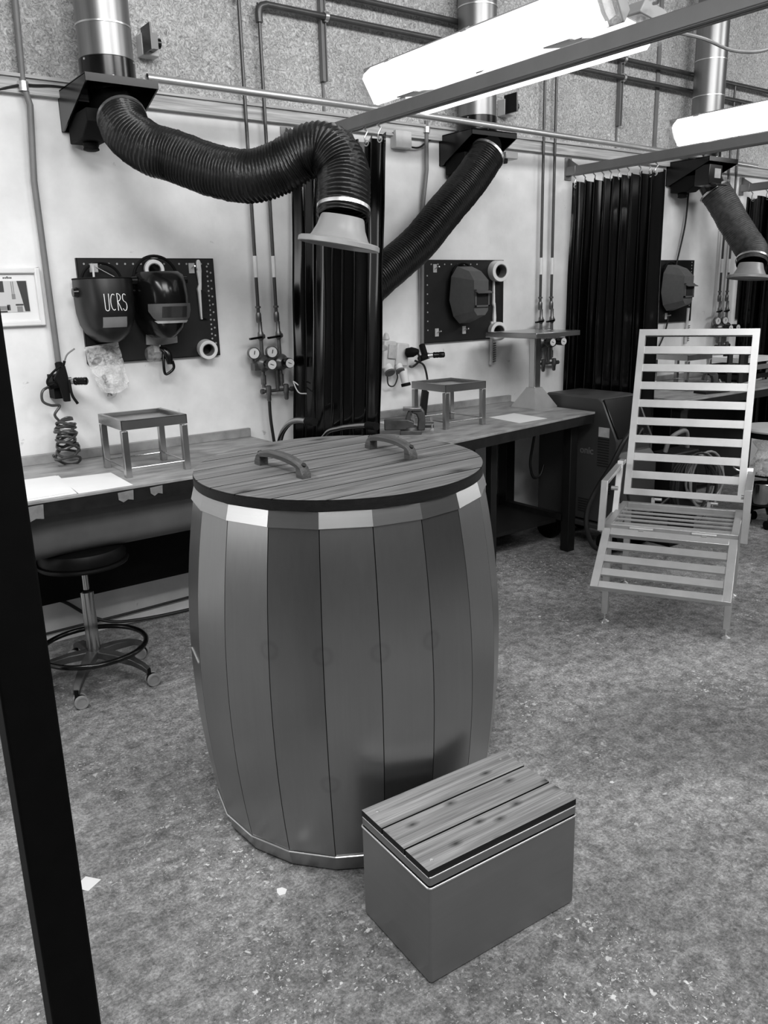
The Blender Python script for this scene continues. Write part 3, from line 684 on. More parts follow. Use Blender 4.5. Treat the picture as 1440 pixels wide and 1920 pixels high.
# switches and sockets on the wall
def switchbox(label, x, z):
    t = thing('wall_switch', label, 'switch', (x, WY, z))
    obj('box', MB().box((x, WY - 0.03, z), (0.075, 0.06, 0.085)), 'offwhite', t, bevel=0.004)
    obj('face_plate', MB().box((x - 0.03, WY - 0.10, z + 0.01), (0.008, 0.10, 0.10)).box((x - 0.01, WY - 0.09, z), (0.04, 0.06, 0.06)).cyl((x, WY - 0.09, z), (x + 0.03, WY - 0.09, z), 0.02, n=14), 'black', t)
switchbox('black rotary switch with white box beside the nearest duct', 1.535, 2.55)
switchbox('small black switch with white box beside the middle duct', 3.66, 2.52)
t = thing('junction_box', 'white junction box on wall just beyond the first curtain rail', 'junction box', (2.897, WY, 2.29))
obj('box', MB().box((2.897, WY - 0.025, 2.292), (0.105, 0.05, 0.085)), 'offwhite', t, bevel=0.003)
obj('cable', MB().tube(smooth_path([(2.85, WY - 0.025, 2.32), (2.81, WY - 0.02, 2.325), (2.76, WY - 0.01, 2.30)], 5), 0.005, 8).tube(smooth_path([(2.95, WY - 0.025, 2.262), (3.02, WY - 0.025, 2.265), (3.10, WY - 0.02, 2.31), (3.17, WY - 0.01, 2.33)], 6), 0.005, 8), 'cable', t)
t = thing('conduit_drop', 'grey conduit bending down wall between white junction box and middle bracket', 'conduit', (3.064, WY - 0.025, 1.2))
obj('pipe', MB().tube([(3.067, WY - 0.03, 2.40), (3.065, WY - 0.03, 2.154), (3.03, WY - 0.03, 1.932), (3.015, WY - 0.03, 1.19)], 0.0115, 12), 'conduit', t)
obj('pipe_clip', MB().ring((3.067, WY - 0.03, 2.355), (0, 0, 1), 0.016, 0.008, 14, 0.03), 'clamp', t)
o = obj('extension_tube', MB().cyl((2.725, WY - 0.03, 1.36), (2.72, WY - 0.03, 2.25), 0.009, n=10), 'conduit')
tag(o, 'thin grey conduit feeding white socket box beside the first curtain', 'conduit')
# socket box
t = thing('socket_box', 'white power socket box with black plug on wall beside the first curtain', 'socket', (2.80, WY, 1.17))
m = Matrix.Translation((2.80, WY - 0.045, 1.175)) @ Matrix.Rotation(R(8), 4, 'Y')
obj('housing', MB().box((-0.045, 0.01, 0.0), (0.085, 0.07, 0.155)).box((0.045, 0.01, 0.01), (0.085, 0.07, 0.125)).cyl((-0.05, 0.01, 0.08), (-0.06, 0.01, 0.12), 0.02, 0.01, n=14).xf(m), 'offwhite', t, bevel=0.008)
obj('window_flap', MB().box((-0.035, -0.03, 0.02), (0.055, 0.012, 0.075)).xf(m), 'label', t, bevel=0.003)
obj('socket_flap', MB().cyl((-0.045, 0.0, -0.055), (-0.045, -0.035, -0.09), 0.026, n=18).cyl((0.03, 0.0, -0.04), (0.03, -0.03, -0.075), 0.022, n=18).xf(m), 'white', t)
obj('socket_ring', MB().cyl((-0.045, -0.035, -0.09), (-0.045, -0.042, -0.098), 0.029, n=18).cyl((0.03, -0.03, -0.075), (0.03, -0.036, -0.083), 0.025, n=18).xf(m), 'apron', t)
obj('plug', MB().lathe([(0.012, 0), (0.026, 0.006), (0.028, 0.04), (0.02, 0.06), (0.012, 0.075)], (0.06, -0.03, 0.02), (0.5, -0.8, 0.2), 18).xf(m), 'blackmatt', t)
obj('hanging_plug', MB().cyl((0.055, -0.02, -0.07), (0.07, -0.04, -0.145), 0.026, 0.022, n=18).xf(m), 'white', t)
obj('plug_face', MB().cyl((0.07, -0.04, -0.145), (0.073, -0.044, -0.16), 0.027, n=18).xf(m), 'blackmatt', t)
obj('cord', MB().tube(smooth_path([(0.11, -0.07, 0.03), (0.14, -0.06, -0.01), (0.12, -0.03, -0.05), (0.10, -0.02, -0.05)], 6), 0.006, 8).tube(smooth_path([(-0.05, -0.02, -0.10), (-0.02, 0.0, -0.16), (0.02, 0.0, -0.165), (0.04, 0.0, -0.12), (0.03, 0, -0.09)], 6), 0.004, 8).xf(m), 'cable', t)
t = thing('air_coupling', 'black air valve with ribbed handle beside white socket box', 'valve', (2.99, 3.66, 1.16))
obj('valve_body', MB().cyl((2.95, 3.64, 1.15), (3.03, 3.66, 1.162), 0.017, n=14).cyl((3.015, WY - 0.03, 1.22), (3.005, 3.66, 1.16), 0.018, n=12), 'blackmatt', t)
obj('grip', MB().lathe([(0.010, 0), (0.016, 0.004), (0.017, 0.012), (0.015, 0.018), (0.017, 0.026), (0.015, 0.034), (0.017, 0.042), (0.016, 0.064), (0.010, 0.07)], (3.035, 3.63, 1.165), (0.75, -0.65, 0.03), 16), 'black', t)
obj('collar', MB().cyl((3.015, 3.648, 1.163), (3.038, 3.628, 1.165), 0.013, n=14), 'clamp', t)
o = obj('power_cable', MB().tube(smooth_path([(2.93, 3.66, 1.14), (2.99, 3.655, 1.11), (3.02, 3.66, 1.02), (3.02, 3.67, 0.97)], 8), 0.006, 8), 'cable')
tag(o, 'black cable hanging from air valve toward the small frame on second bench', 'cable')
o = obj('wedge_bar', MB().bar((2.93, 3.60, Z1 + 0.002), (3.02, 3.68, 0.965), 0.05, 0.012, (0, 1, 0)), 'darksteel')
tag(o, 'dark flat bar leaning on wall behind the small frame on second bench', 'bar')

# ================================================================== CURTAIN RAILS AND CURTAINS
RZ = 2.217
def rail(x, y0, label, br=True):
    t = thing('curtain_rail', label, 'curtain rail', (x, WY, RZ))
    mb = MB().box((x, (y0 + WY - 0.02) / 2, RZ), (0.044, WY - 0.02 - y0, 0.050)).box((x - 0.014, (y0 + WY - 0.05) / 2, RZ - 0.026), (0.012, WY - 0.05 - y0, 0.006)).box((x + 0.014, (y0 + WY - 0.05) / 2, RZ - 0.026), (0.012, WY - 0.05 - y0, 0.006))
    obj('rail', mb, 'railm', t, bevel=0.003)
    mb = MB().box((x, WY - 0.004, RZ + 0.015), (0.06, 0.008, 0.13)).box((x, WY - 0.045, RZ), (0.052, 0.075, 0.052))
    mb.prism([(x - 0.003, WY - 0.008, RZ + 0.026), (x - 0.003, WY - 0.008, RZ + 0.078), (x - 0.003, WY - 0.09, RZ + 0.026)], (0.006, 0, 0))
    obj('wall_bracket', mb, 'railm', t, bevel=0.002)
RX = (2.208, 4.235, 6.20)
rail(RX[0], -1.2, 'grey curtain rail nearest the camera running from wall out overhead')
rail(RX[1], -0.2, 'grey curtain rail over the second curtain beside reclining chair')
rail(RX[2], 1.0, 'farthest grey curtain rail at the frame edge')
def curtain(x, y0, y1, z0, z1, folds, amp, label, seed, lean=0.0, flare=0.0, nh=9):
    t = thing('welding_curtain', label, 'curtain', (x, y1, z1))
    rnd = random.Random(seed); NU, NV = 220, 26; ph = [rnd.uniform(0, 6.28) for _ in range(4)]
    rows = []
    for j in range(NV + 1):
        v = j / NV; row = []
        for i in range(NU + 1):
            u = i / NU
            a = folds * 2 * PI * u + 0.8 * math.sin(2 * PI * u * 1.3 + ph[0]) + 0.25 * math.sin(v * 2.5 + ph[1] + u * 5)
            am = amp * (0.75 + 0.35 * math.sin(u * 9 + ph[2])) * (0.75 + 0.25 * v)
            xx = x + am * math.sin(a) + lean * v * (1 - u) + 0.006 * noise.noise(Vector((u * 14, v * 5, seed)))
            yy = y1 + (y0 - y1) * u + 0.012 * math.sin(2 * a + ph[3]) + flare * v * u
            zz = z1 + (z0 - z1) * v - (0.018 * (0.5 - 0.5 * math.cos(2 * PI * u * nh)) if j == 0 else 0)
            row.append(Vector((xx, min(yy, WY - 0.012), zz)))
        rows.append(row)
    obj('sheet', MB().grid(rows), 'curtain', t, ang=180)
    for i in range(nh):
        u = (i + 0.5) / nh; p = rows[0][int(u * NU)]
        hk = obj('hook', MB().tube(smooth_path([(x, p.y, RZ - 0.024), (x - 0.010, p.y, RZ - 0.034), (x + 0.004, p.y - 0.004, RZ - 0.046), (p.x * 0.4 + x * 0.6 - 0.008, p.y, z1 - 0.004), (p.x * 0.6 + x * 0.4, p.y, z1 - 0.024)], 4), 0.0035, 8), 'clamp', t, 'bright steel hook')
        obj('eyelet', MB().ring((p.x, p.y, z1 - 0.022), (1, 0.3, 0), 0.011, 0.005, 14, 0.004), 'clamp', hk)
    return t
curtain(RX[0], 2.93, 3.70, 0.35, 2.15, 8.5, 0.040, 'nearest black welding curtain behind the hose end and barrel', 3, lean=-0.09, flare=0.14, nh=8)
curtain(RX[1], 3.03, 3.69, 0.35, 2.15, 9.5, 0.045, 'middle black welding curtain behind the grey welding machine', 11, lean=-0.04, nh=10)
curtain(RX[2], 2.9, 3.68, 0.35, 2.15, 5.5, 0.05, 'farthest black welding curtain behind the farthest hood', 5, nh=7)
# ================================================================== LIGHT FITTINGS
def batten(label, cx, cz, y0, y1, tilt, lit=True):
    t = thing('fluorescent_fitting', label, 'light fitting', (cx, (y0 + y1) / 2, cz))
    L = y1 - y0; m = Matrix.Translation((cx, (y0 + y1) / 2, cz)) @ Matrix.Rotation(tilt, 4, 'Y')
    def ext(poly, ya, yb): return MB().prism([(x, ya, z) for x, z in poly], (0, yb - ya, 0)).xf(m)
    obj('housing', ext([(-0.07, 0.0), (-0.074, 0.006), (-0.055, 0.045), (0.055, 0.045), (0.074, 0.006), (0.07, 0.0)], -L / 2, L / 2), 'hood', t, bevel=0.003)
    dif = [(-0.070, 0.0), (-0.064, -0.045), (-0.052, -0.062), (0.052, -0.062), (0.064, -0.045), (0.070, 0.0)]
    e = 0.055
    obj('diffuser', ext(dif, -L / 2 + e, L / 2 - e), 'diffuser', t, 'glowing diffuser')
    for s in (-1, 1):
        a, b = (-L / 2, -L / 2 + e - 0.001) if s < 0 else (L / 2 - e + 0.001, L / 2)
        obj('end_cover', ext(dif, a, b), 'acrylic', t, 'clear ribbed end of the cover', bevel=0.006)
        obj('lamp_holder', ext([(-0.045, 0.0), (-0.045, -0.035), (-0.02, -0.042), (0.02, -0.042), (0.045, -0.035), (0.045, 0.0)], a + 0.02, a + 0.035), 'white', t)
    for k in (-0.36, 0.0, 0.36):
        for s in (-1, 1):
            obj('cover_clip', MB().box((s * 0.073, k * L, -0.002), (0.006, 0.03, 0.022)).xf(m), 'railm', t)
    return t
TL = R(58)
def face_center(xu, zu, xl, zl, tilt):    # centre of the fitting from the two long edges of its lit face
    c = Vector(((xu + xl) / 2, 0, (zu + zl) / 2)); n = Matrix.Rotation(tilt, 3, 'Y') @ Vector((0, 0, 1))
    return c + n * 0.062
c = face_center(2.143, 2.362, 2.208, 2.258, TL)
f1 = batten('nearest lit fluorescent fitting above the nearest curtain rail', c.x, c.z, 1.79, 3.05, TL)
for y in (2.78, 2.00): obj('mounting_strap', MB().bar((2.20, y, 2.262), (2.34, y, 2.285), 0.11, 0.004, (0, 0, 1)), 'railm', f1)
f2 = batten('lit fluorescent fitting seen beneath the nearest curtain rail', 2.455, 2.325, 1.82, 3.07, R(8))
c = face_center(4.245, 2.374, 4.305, 2.245, TL)
f3 = batten('lit fluorescent fitting above the second curtain rail', c.x, c.z, 1.79, 3.05, TL)
o = obj('lamp_cable', MB().tube(smooth_path([(2.20, 1.75, 2.44), (2.23, 1.72, 2.385), (2.29, 1.70, 2.345), (2.36, 1.74, 2.34), (2.42, 1.80, 2.36)], 8), 0.005, 8), 'greycable')
tag(o, 'grey lamp cable sagging between the two nearest light fittings', 'cable')
o = obj('lamp_cable', MB().tube(smooth_path([(2.46, 1.82, 2.30), (2.56, 1.72, 2.265), (2.72, 1.70, 2.245), (2.86, 1.66, 2.26), (2.93, 1.58, 2.32), (2.94, 1.45, 2.42), (2.90, 1.2, 2.6)], 8), 0.0055, 8), 'greycable')
tag(o, 'grey lamp cable sagging in front of the farthest duct', 'cable')
# ================================================================== PEGBOARDS AND WHAT HANGS ON THEM
def pegboard(label, x0, x1, z0, z1, rows):
    t = thing('pegboard', label, 'pegboard', ((x0 + x1) / 2, WY, z0))
    mb = MB().box(((x0 + x1) / 2, WY - 0.016, (z0 + z1) / 2), (x1 - x0, 0.004, z1 - z0))
    for x in (x0 + 0.001, x1 - 0.001): mb.box((x, WY - 0.009, (z0 + z1) / 2), (0.003, 0.018, z1 - z0))
    for z in (z0 + 0.001, z1 - 0.001): mb.box(((x0 + x1) / 2, WY - 0.009, z), (x1 - x0, 0.018, 0.003))
    nf = len(mb.f)
    for pts in rows:
        for x, z in pts: mb.cyl((x, WY - 0.0182, z), (x, WY - 0.0188, z), 0.0045, n=8)
    p = obj('panel', mb, 'peg', t); p.data.materials.append(M['hole'])
    for f in p.data.polygons:
        if f.center.y < WY - t.location.y - 0.01805: f.material_index = 1
    return t
def hrow(x0, x1, z, s=0.036): return [(x0 + s * i, z) for i in range(int((x1 - x0) / s) + 1)]
def vrow(x, z0, z1, s=0.022): return [(x, z0 + s * i) for i in range(int((z1 - z0) / s) + 1)]
pegboard('black steel pegboard holding two welding helmets', 1.135, 1.768, 1.242, 1.688, [hrow(1.165, 1.75, 1.664), vrow(1.733, 1.30, 1.66), vrow(1.750, 1.30, 1.66, 0.036)])
pegboard('black steel pegboard holding a grey hand mask and tape rolls', 3.038, 3.668, 1.228, 1.686, [vrow(3.07, 1.30, 1.64, 0.05), hrow(3.10, 3.5, 1.662, 0.05)])
pegboard('black steel pegboard seen between middle curtain and chair back', 5.05, 5.63, 1.255, 1.69, [vrow(5.60, 1.28, 1.68, 0.022)])
pegboard('black steel pegboard half hidden below the farthest hood', 6.26, 6.62, 1.245, 1.69, [])
def hook(label, x, z):
    t = thing('pegboard_hook', label, 'hook', (x, WY - 0.018, z), group=None)
    obj('hook_plate', MB().box((x, WY - 0.0205, z), (0.026, 0.004, 0.045)), 'label', t)
    obj('hook_pin', MB().cyl((x, WY - 0.022, z), (x + 0.0, WY - 0.06, z + 0.008), 0.004, n=8), 'clamp', t)
for lab, x, z in (('steel hook at upper corner of pegboard with grey mask, nearest the hose', 3.125, 1.64), ('steel hook at lower corner of pegboard with grey mask, above air valve', 3.135, 1.285), ('steel hook below the grey hand mask on second pegboard', 3.345, 1.29), ('steel hook below the mask on pegboard beyond middle curtain', 5.32, 1.30), ('steel hook on pegboard below the farthest hood', 6.40, 1.31)):
    hook(lab, x, z)

def shell(levels, y_back, n=28, a0=-100, a1=100, p=2.5):
    """levels: (z, cx, halfwidth, depth); a U-shaped visor shell open at the back"""
    rows = []
    for z, cx, hw, dp in levels:
        row = []
        for i in range(n + 1):
            a = R(a0 + (a1 - a0) * i / n); s, c_ = math.sin(a), math.cos(a)
            sx = math.copysign(abs(s) ** (2 / p), s); cyy = math.copysign(abs(c_) ** (2 / p), c_)
            row.append(Vector((cx + hw * sx, y_back - dp * cyy, z)))
        rows.append(row)
    return rows
# helmet one, matt, with hand-written letters
hx = 1.215
t = thing('welding_helmet', 'matt black welding helmet with white handwritten letters', 'helmet', (hx, 3.60, 1.35))
lv = [(1.600, hx, 0.112, 0.150), (1.57, hx, 0.113, 0.155), (1.52, hx, 0.113, 0.160), (1.46, hx, 0.110, 0.160), (1.41, hx, 0.100, 0.150), (1.375, hx, 0.082, 0.130), (1.35, hx, 0.058, 0.105), (1.338, hx, 0.035, 0.085)]
obj('shell', MB().grid(shell(lv, 3.66)), 'helm', t, solid=0.004, ang=60)
obj('top_rim', MB().tube(shell([lv[0]], 3.66)[0], 0.004, 8), 'blackmatt', t)
obj('head_band', MB().tube([(hx + 0.085 * math.cos(a), 3.655, 1.59 + 0.075 * math.sin(a)) for a in [PI * k / 20 for k in range(21)]], 0.006, 8).tube([(hx + 0.075 * math.cos(a), 3.60 + 0.05 * math.sin(a), 1.60) for a in [2 * PI * k / 24 for k in range(24)]], 0.006, 8, closed=True), 'blackmatt', t)
obj('strap', MB().bar((hx - 0.035, 3.64, 1.655), (hx - 0.05, 3.60, 1.595), 0.008, 0.002).bar((hx - 0.025, 3.64, 1.65), (hx + 0.055, 3.59, 1.595), 0.006, 0.002).box((hx - 0.03, 3.65, 1.645), (0.03, 0.02, 0.035)), 'label', t, 'pale strap and hanger')
for s in (-1, 1):
    obj('pivot_knob', MB().cyl((hx + s * 0.112, 3.64, 1.545), (hx + s * 0.132, 3.64, 1.545), 0.022, 0.018, n=20), 'black', t)
def on_shell(hx_, yb, lvs, u, z, p=2.5, off=0.0035):
    for (z1, _, w1, d1), (z0, _, w0, d0) in zip(lvs, lvs[1:]):
        if z0 <= z <= z1:
            f = (z - z0) / (z1 - z0); hw = w0 + (w1 - w0) * f; dp = d0 + (d1 - d0) * f; break
    s = max(-0.999, min(0.999, u / hw)); q = (1 - abs(s) ** p) ** (1 / p)
    return Vector((hx_ + u * (1 + off / hw), yb - dp * q - off, z))
def strokes(lines, fn, r, mat, parent, name, label=None):
    mb = MB()
    for l in lines:
        pts = []
        for (a, b), (c_, d) in zip(l, l[1:]):
            for k in range(4): pts.append((a + (c_ - a) * k / 4, b + (d - b) * k / 4))
        pts.append(l[-1]); mb.tube([fn(u, z) for u, z in pts], r, 6)
    obj(name, mb, mat, parent, label)
def arcp(cx, cz, rx, rz, a0, a1, n=10): return [(cx + rx * math.cos(R(a0 + (a1 - a0) * i / n)), cz + rz * math.sin(R(a0 + (a1 - a0) * i / n))) for i in range(n + 1)]
zb, zt = 1.462, 1.542; u0 = -0.045
L = [[(u0, zt), (u0 + 0.001, zb + 0.012)] + arcp(u0 + 0.010, zb + 0.012, 0.009, 0.012, 180, 360) + [(u0 + 0.021, zt)],
     arcp(u0 + 0.042, (zb + zt) / 2, 0.014, 0.038, 60, 300),
     [(u0 + 0.063, zb), (u0 + 0.062, zt)] + arcp(u0 + 0.063, zt - 0.018, 0.016, 0.018, 90, -90) + [(u0 + 0.081, zb)],
     arcp(u0 + 0.100, zt - 0.02, 0.010, 0.018, 40, 250) + arcp(u0 + 0.099, zb + 0.02, 0.012, 0.021, 80, -150)]
strokes(L, lambda u, z: on_shell(hx, 3.66, lv, 0.80 * u - 0.010, 1.502 + 0.86 * (z - 1.502)), 0.0016, 'marker', t, 'lettering', 'white handwritten UCRS')
rows = [[on_shell(hx, 3.66, lv, u, z, off=0.004) for u in [-0.056 + 0.094 * i / 12 for i in range(13)]] for z in (1.442, 1.425, 1.412, 1.40)]
obj('filter_window', MB().grid(rows), 'conduit', t, 'pale rectangular filter window', solid=0.003)
# helmet two, glossy
hx = 1.462
t = thing('welding_helmet', 'glossy black welding helmet with pale visor frame', 'helmet', (hx, 3.60, 1.35))
lv2 = [(1.625, hx, 0.090, 0.125), (1.612, hx, 0.100, 0.15), (1.58, hx, 0.106, 0.168), (1.52, hx, 0.108, 0.180), (1.478, hx, 0.108, 0.178), (1.43, hx, 0.100, 0.165), (1.39, hx, 0.085, 0.145), (1.36, hx, 0.064, 0.12), (1.345, hx, 0.04, 0.10)]
obj('shell', MB().grid(shell(lv2, 3.66, p=2.3)), 'helmgloss', t, solid=0.004, ang=60)
obj('top_cover', MB().add(shell([lv2[0]], 3.66, p=2.3)[0], [tuple(range(29))]), 'helmgloss', t, ang=60)
rows = [[on_shell(hx, 3.66, lv2, u * wv, z, p=2.3, off=of) for u in [-1 + 2 * i / 16 for i in range(17)]] for z, wv, of in ((1.490, 0.090, 0.006), (1.46, 0.088, 0.010), (1.43, 0.074, 0.010), (1.41, 0.052, 0.006))]
obj('visor_frame', MB().grid(rows), 'mask', t, 'pale grey visor frame', solid=0.004)
rows = [[on_shell(hx, 3.66, lv2, u, z, p=2.3, off=0.013) for u in [-0.050 + 0.10 * i / 10 for i in range(11)]] for z in (1.478, 1.455, 1.432)]
obj('lens', MB().grid(rows), 'lens', t, 'dark lens', solid=0.002)
rows = [[on_shell(hx, 3.66, lv2, u * 0.07 * q, z, p=2.3, off=0.008) for u in [-1 + 2 * i / 12 for i in range(13)]] for z, q in ((1.418, 1.0), (1.408, 0.85))]
obj('visor_lip', MB().grid(rows), 'label', t, 'bright lower lip', solid=0.004)
obj('head_band', MB().tube([(hx + 0.10 * math.cos(a), 3.665, 1.60 + 0.095 * math.sin(a)) for a in [PI * k / 20 for k in range(21)]], 0.007, 8), 'blackmatt', t)
for s in (-1, 1): obj('pivot_knob', MB().cyl((hx + s * 0.105, 3.63, 1.59), (hx + s * 0.128, 3.63, 1.59), 0.02, 0.017, n=20), 'black', t)
def tape_roll(label, c, ax, r=0.043, wd=0.045):
    t = thing('tape_roll', label, 'tape roll', c)
    ax = Vector(ax).normalized()
    obj('roll', MB().lathe([(r * 0.66, -wd / 2), (r, -wd / 2), (r, wd / 2), (r * 0.66, wd / 2)], c, ax, 36, True), 'white', t, bevel=0.002)
    obj('core', MB().lathe([(r * 0.60, -wd / 2 + 0.002), (r * 0.655, -wd / 2 + 0.002), (r * 0.655, wd / 2 - 0.002), (r * 0.60, wd / 2 - 0.002)], c, ax, 36, True), 'conduit', t)
tape_roll('white tape roll hung above the glossy helmet', (1.455, 3.66, 1.638), (-0.25, -1, -0.1), 0.042, 0.05)
tape_roll('white tape roll on lower corner of pegboard with helmets', (1.690, 3.685, 1.275), (-0.15, -1, -0.1), 0.044, 0.055)
tape_roll('white tape roll on upper corner of pegboard with grey mask', (3.592, 3.68, 1.622), (-0.2, -1, -0.05), 0.060, 0.07)
tape_roll('tape roll on lower corner of pegboard with grey mask behind stand top', (3.590, 3.68, 1.272), (-0.3, -1, 0), 0.055, 0.05)
def brush(label, x, zt_, flip=False, L_=0.27, s=1):
    t = thing('hand_brush', label, 'brush', (x, 3.70, zt_))
    y = WY - 0.035
    zs = lambda d: zt_ - d if not flip else zt_ - L_ + d
    prof = [(0.0, 0.004), (0.01, 0.009), (0.05, 0.011), (0.09, 0.007), (0.11, 0.006), (0.13, 0.010), (0.15, 0.008), (0.25, 0.005), (0.27, 0.003)]
    a = [(x - wd + (0.0 if d < 0.12 else -0.006), y, zs(d)) for d, wd in prof]; b = [(x + wd + (0.0 if d < 0.12 else -0.006), y, zs(d)) for d, wd in prof]
    obj('handle', MB().prism(a + b[::-1], (0, 0.016, 0)), 'white', t, bevel=0.003)
    pl = [(x - 0.001, y - 0.002, zs(0.135)), (x + 0.022, y - 0.002, zs(0.145)), (x + 0.034, y - 0.002, zs(0.17)), (x + 0.034, y - 0.002, zs(0.245)), (x + 0.024, y - 0.002, zs(0.268)), (x - 0.005, y - 0.002, zs(0.262))]
    obj('bristles', MB().prism(pl, (0, 0.022, 0)), 'bristle', t)
    return t
brush('black bristle hand brush with white handle on pegboard with helmets', 1.688, 1.682)
brush('black bristle hand brush hanging between two tape rolls', 3.585, 1.575, True)
hook('hook and label strip behind brush on pegboard with helmets', 1.655, 1.645)
def wire_brush(label, x, z, g=None):
    t = thing('wire_brush', label, 'brush', (x, 3.69, z))
    y = WY - 0.03
    obj('handle', MB().prism([(x - 0.012, y, z), (x + 0.012, y, z), (x + 0.004, y, z - 0.13), (x + 0.0, y, z - 0.26), (x - 0.018, y, z - 0.26), (x - 0.012, y, z - 0.13)], (0, 0.014, 0)), 'offwhite', t, bevel=0.003)
    mb = MB()
    for k in range(9): mb.bar((x + 0.003, y + 0.007, z - 0.135 - k * 0.0135), (x + 0.030, y + 0.007, z - 0.130 - k * 0.0135), 0.010, 0.006)
    obj('bristles', mb, 'conduit', t)
    return t
wire_brush('wire brush hanging below tape roll beside square-topped stand', 3.572, 1.33)
wire_brush('wire brush hanging below pegboard beyond the middle curtain', 5.585, 1.35)
o = obj('cloth_pad', MB().prism([(1.405, 3.695, 1.368), (1.44, 3.69, 1.355), (1.50, 3.69, 1.352), (1.552, 3.695, 1.372), (1.553, 3.70, 1.312), (1.48, 3.70, 1.305), (1.402, 3.70, 1.310)], (0, 0.01, 0)), 'rag', bevel=0.003)
tag(o, 'grey cloth pad hung under the glossy helmet', 'cloth')
t = thing('safety_goggles', 'safety goggles hanging by one arm below cloth pad', 'goggles', (1.46, 3.69, 1.30))
obj('clear_lens', MB().lathe([(0.036, -0.008), (0.040, 0), (0.030, 0.014), (0.012, 0.02)], (1.425, 3.69, 1.268), (-0.6, -0.8, 0), 24), 'acrylic', t)
obj('dark_lens', MB().tube(smooth_path([(1.458, 3.68, 1.292), (1.475, 3.665, 1.28), (1.485, 3.655, 1.25), (1.483, 3.65, 1.22)], 6), [0.011 + 0.008 * math.sin(k / 18 * PI) for k in range(19)], 14), 'black', t)
obj('arm', MB().tube(smooth_path([(1.466, 3.67, 1.28), (1.458, 3.66, 1.22), (1.462, 3.66, 1.178), (1.485, 3.655, 1.185), (1.502, 3.65, 1.205), (1.498, 3.65, 1.235)], 6), 0.0065, 10), 'black', t)
hook('steel hook carrying the safety goggles', 1.452, 1.297)
# clear bag of electrodes hanging off the pegboard
t = thing('plastic_bag', 'clear zip plastic bag hanging off pegboard corner below lettered helmet', 'bag', (1.2, 3.69, 1.32))
rows = []
for j in range(15):
    v = j / 14; row = []
    for i in range(13):
        u = i / 12
        xl = 1.118 + 0.055 * v ** 1.3; xr = 1.268 + 0.03 * v
        zl = 1.312 - 0.19 * v - 0.015 * math.sin(v * 3); zr = 1.327 - 0.185 * v
        row.append(Vector((xl + (xr - xl) * u, 3.685 - 0.02 * math.sin(PI * u) * (0.3 + v) + 0.012 * noise.noise(Vector((u * 5, v * 6, 2))), zl + (zr - zl) * u - 0.02 * v * math.sin(PI * u))))
    rows.append(row)
obj('film', MB().grid(rows), 'bag', t, ang=25, solid=0.002)
obj('zip_strip', MB().bar((1.118, 3.685, 1.312), (1.268, 3.685, 1.327), 0.004, 0.010), 'offwhite', t)
obj('bolt', MB().tube([(1.185, 3.68, 1.19), (1.205, 3.68, 1.125)], 0.010, 10).lathe([(0.012, 0), (0.014, 0.006), (0.008, 0.018), (0.012, 0.03)], (1.205, 3.685, 1.128), (0, 0, -1), 12), 'conduit', t)

# grey hand masks
def hand_mask(label, cx, cz, s=1.0, mat='mask'):
    t = thing('welding_mask', label, 'mask', (cx, 3.66, cz))
    base = [(-0.10, 0.10), (-0.055, 0.155), (0.055, 0.155), (0.10, 0.10), (0.115, -0.03), (0.085, -0.12), (0.04, -0.16), (-0.04, -0.16), (-0.085, -0.12), (-0.115, -0.03)]
    front = [(-0.055, 0.075), (-0.045, 0.125), (0.045, 0.125), (0.055, 0.075), (0.055, -0.04), (0.052, -0.09), (0.03, -0.115), (-0.03, -0.115), (-0.052, -0.09), (-0.055, -0.04)]
    B = [Vector((cx + x * s, 3.675, cz + z * s)) for x, z in base]
    F = [Vector((cx + x * s, 3.535 - (0.0 if z < 0.1 else -0.05), cz + z * s)) for x, z in front]
    n = len(B); fs = [(i, (i + 1) % n, n + (i + 1) % n, n + i) for i in range(n)] + [(n, n + 1, n + 2, n + 3), (n, n + 3, n + 4, n + 9), (n + 9, n + 4, n + 5, n + 8), (n + 8, n + 5, n + 6, n + 7)]
    obj('shell', MB().add(B + F, fs), mat, t, ang=20, solid=0.004)
    mb = MB()
    for z in (0.020, -0.065): mb.box((cx, 3.530, cz + z * s), (0.11 * s, 0.014, 0.010))
    for x in (-0.05, 0.05): mb.box((cx + x * s, 3.530, cz - 0.022 * s), (0.010, 0.014, 0.095 * s))
    obj('lens_frame', mb, mat, t)
    obj('lens', MB().box((cx, 3.533, cz - 0.022 * s), (0.09 * s, 0.006, 0.075 * s)), 'lens', t, 'dark filter glass')
    obj('flap', MB().bar((cx, 3.528, cz + 0.020 * s), (cx, 3.495, cz + 0.006 * s), 0.115 * s, 0.004, (0, 0, 1)), mat, t)
    obj('head_band', MB().tube([(cx + 0.08 * math.cos(a), 3.69, cz + 0.10 + 0.075 * math.sin(a)) for a in [PI * k / 16 for k in range(17)]], 0.006, 8), 'blackmatt', t)
hand_mask('grey faceted welding mask on pegboard between curtains', 3.318, 1.492)
hand_mask('dark grey welding mask on pegboard beyond the middle curtain', 5.31, 1.50)
o = obj('glove_pair', MB().prism([(5.49, 3.66, 1.58), (5.56, 3.66, 1.57), (5.575, 3.66, 1.44), (5.53, 3.66, 1.38), (5.48, 3.66, 1.40)], (0, 0.03, 0)), 'blackmatt', bevel=0.01)
tag(o, 'black pouch hanging beside dark grey mask on far pegboard', 'pouch')
o = obj('power_cable', MB().tube(smooth_path([(5.50, WY - 0.02, 2.25), (5.47, WY - 0.03, 1.95), (5.40, WY - 0.03, 1.69), (5.36, WY - 0.03, 1.55), (5.33, WY - 0.03, 1.27), (5.25, WY - 0.03, 1.1), (5.1, WY - 0.03, 0.95)], 8), 0.006, 8), 'cable')
tag(o, 'thin black cable hanging down wall behind the dark grey mask', 'cable')

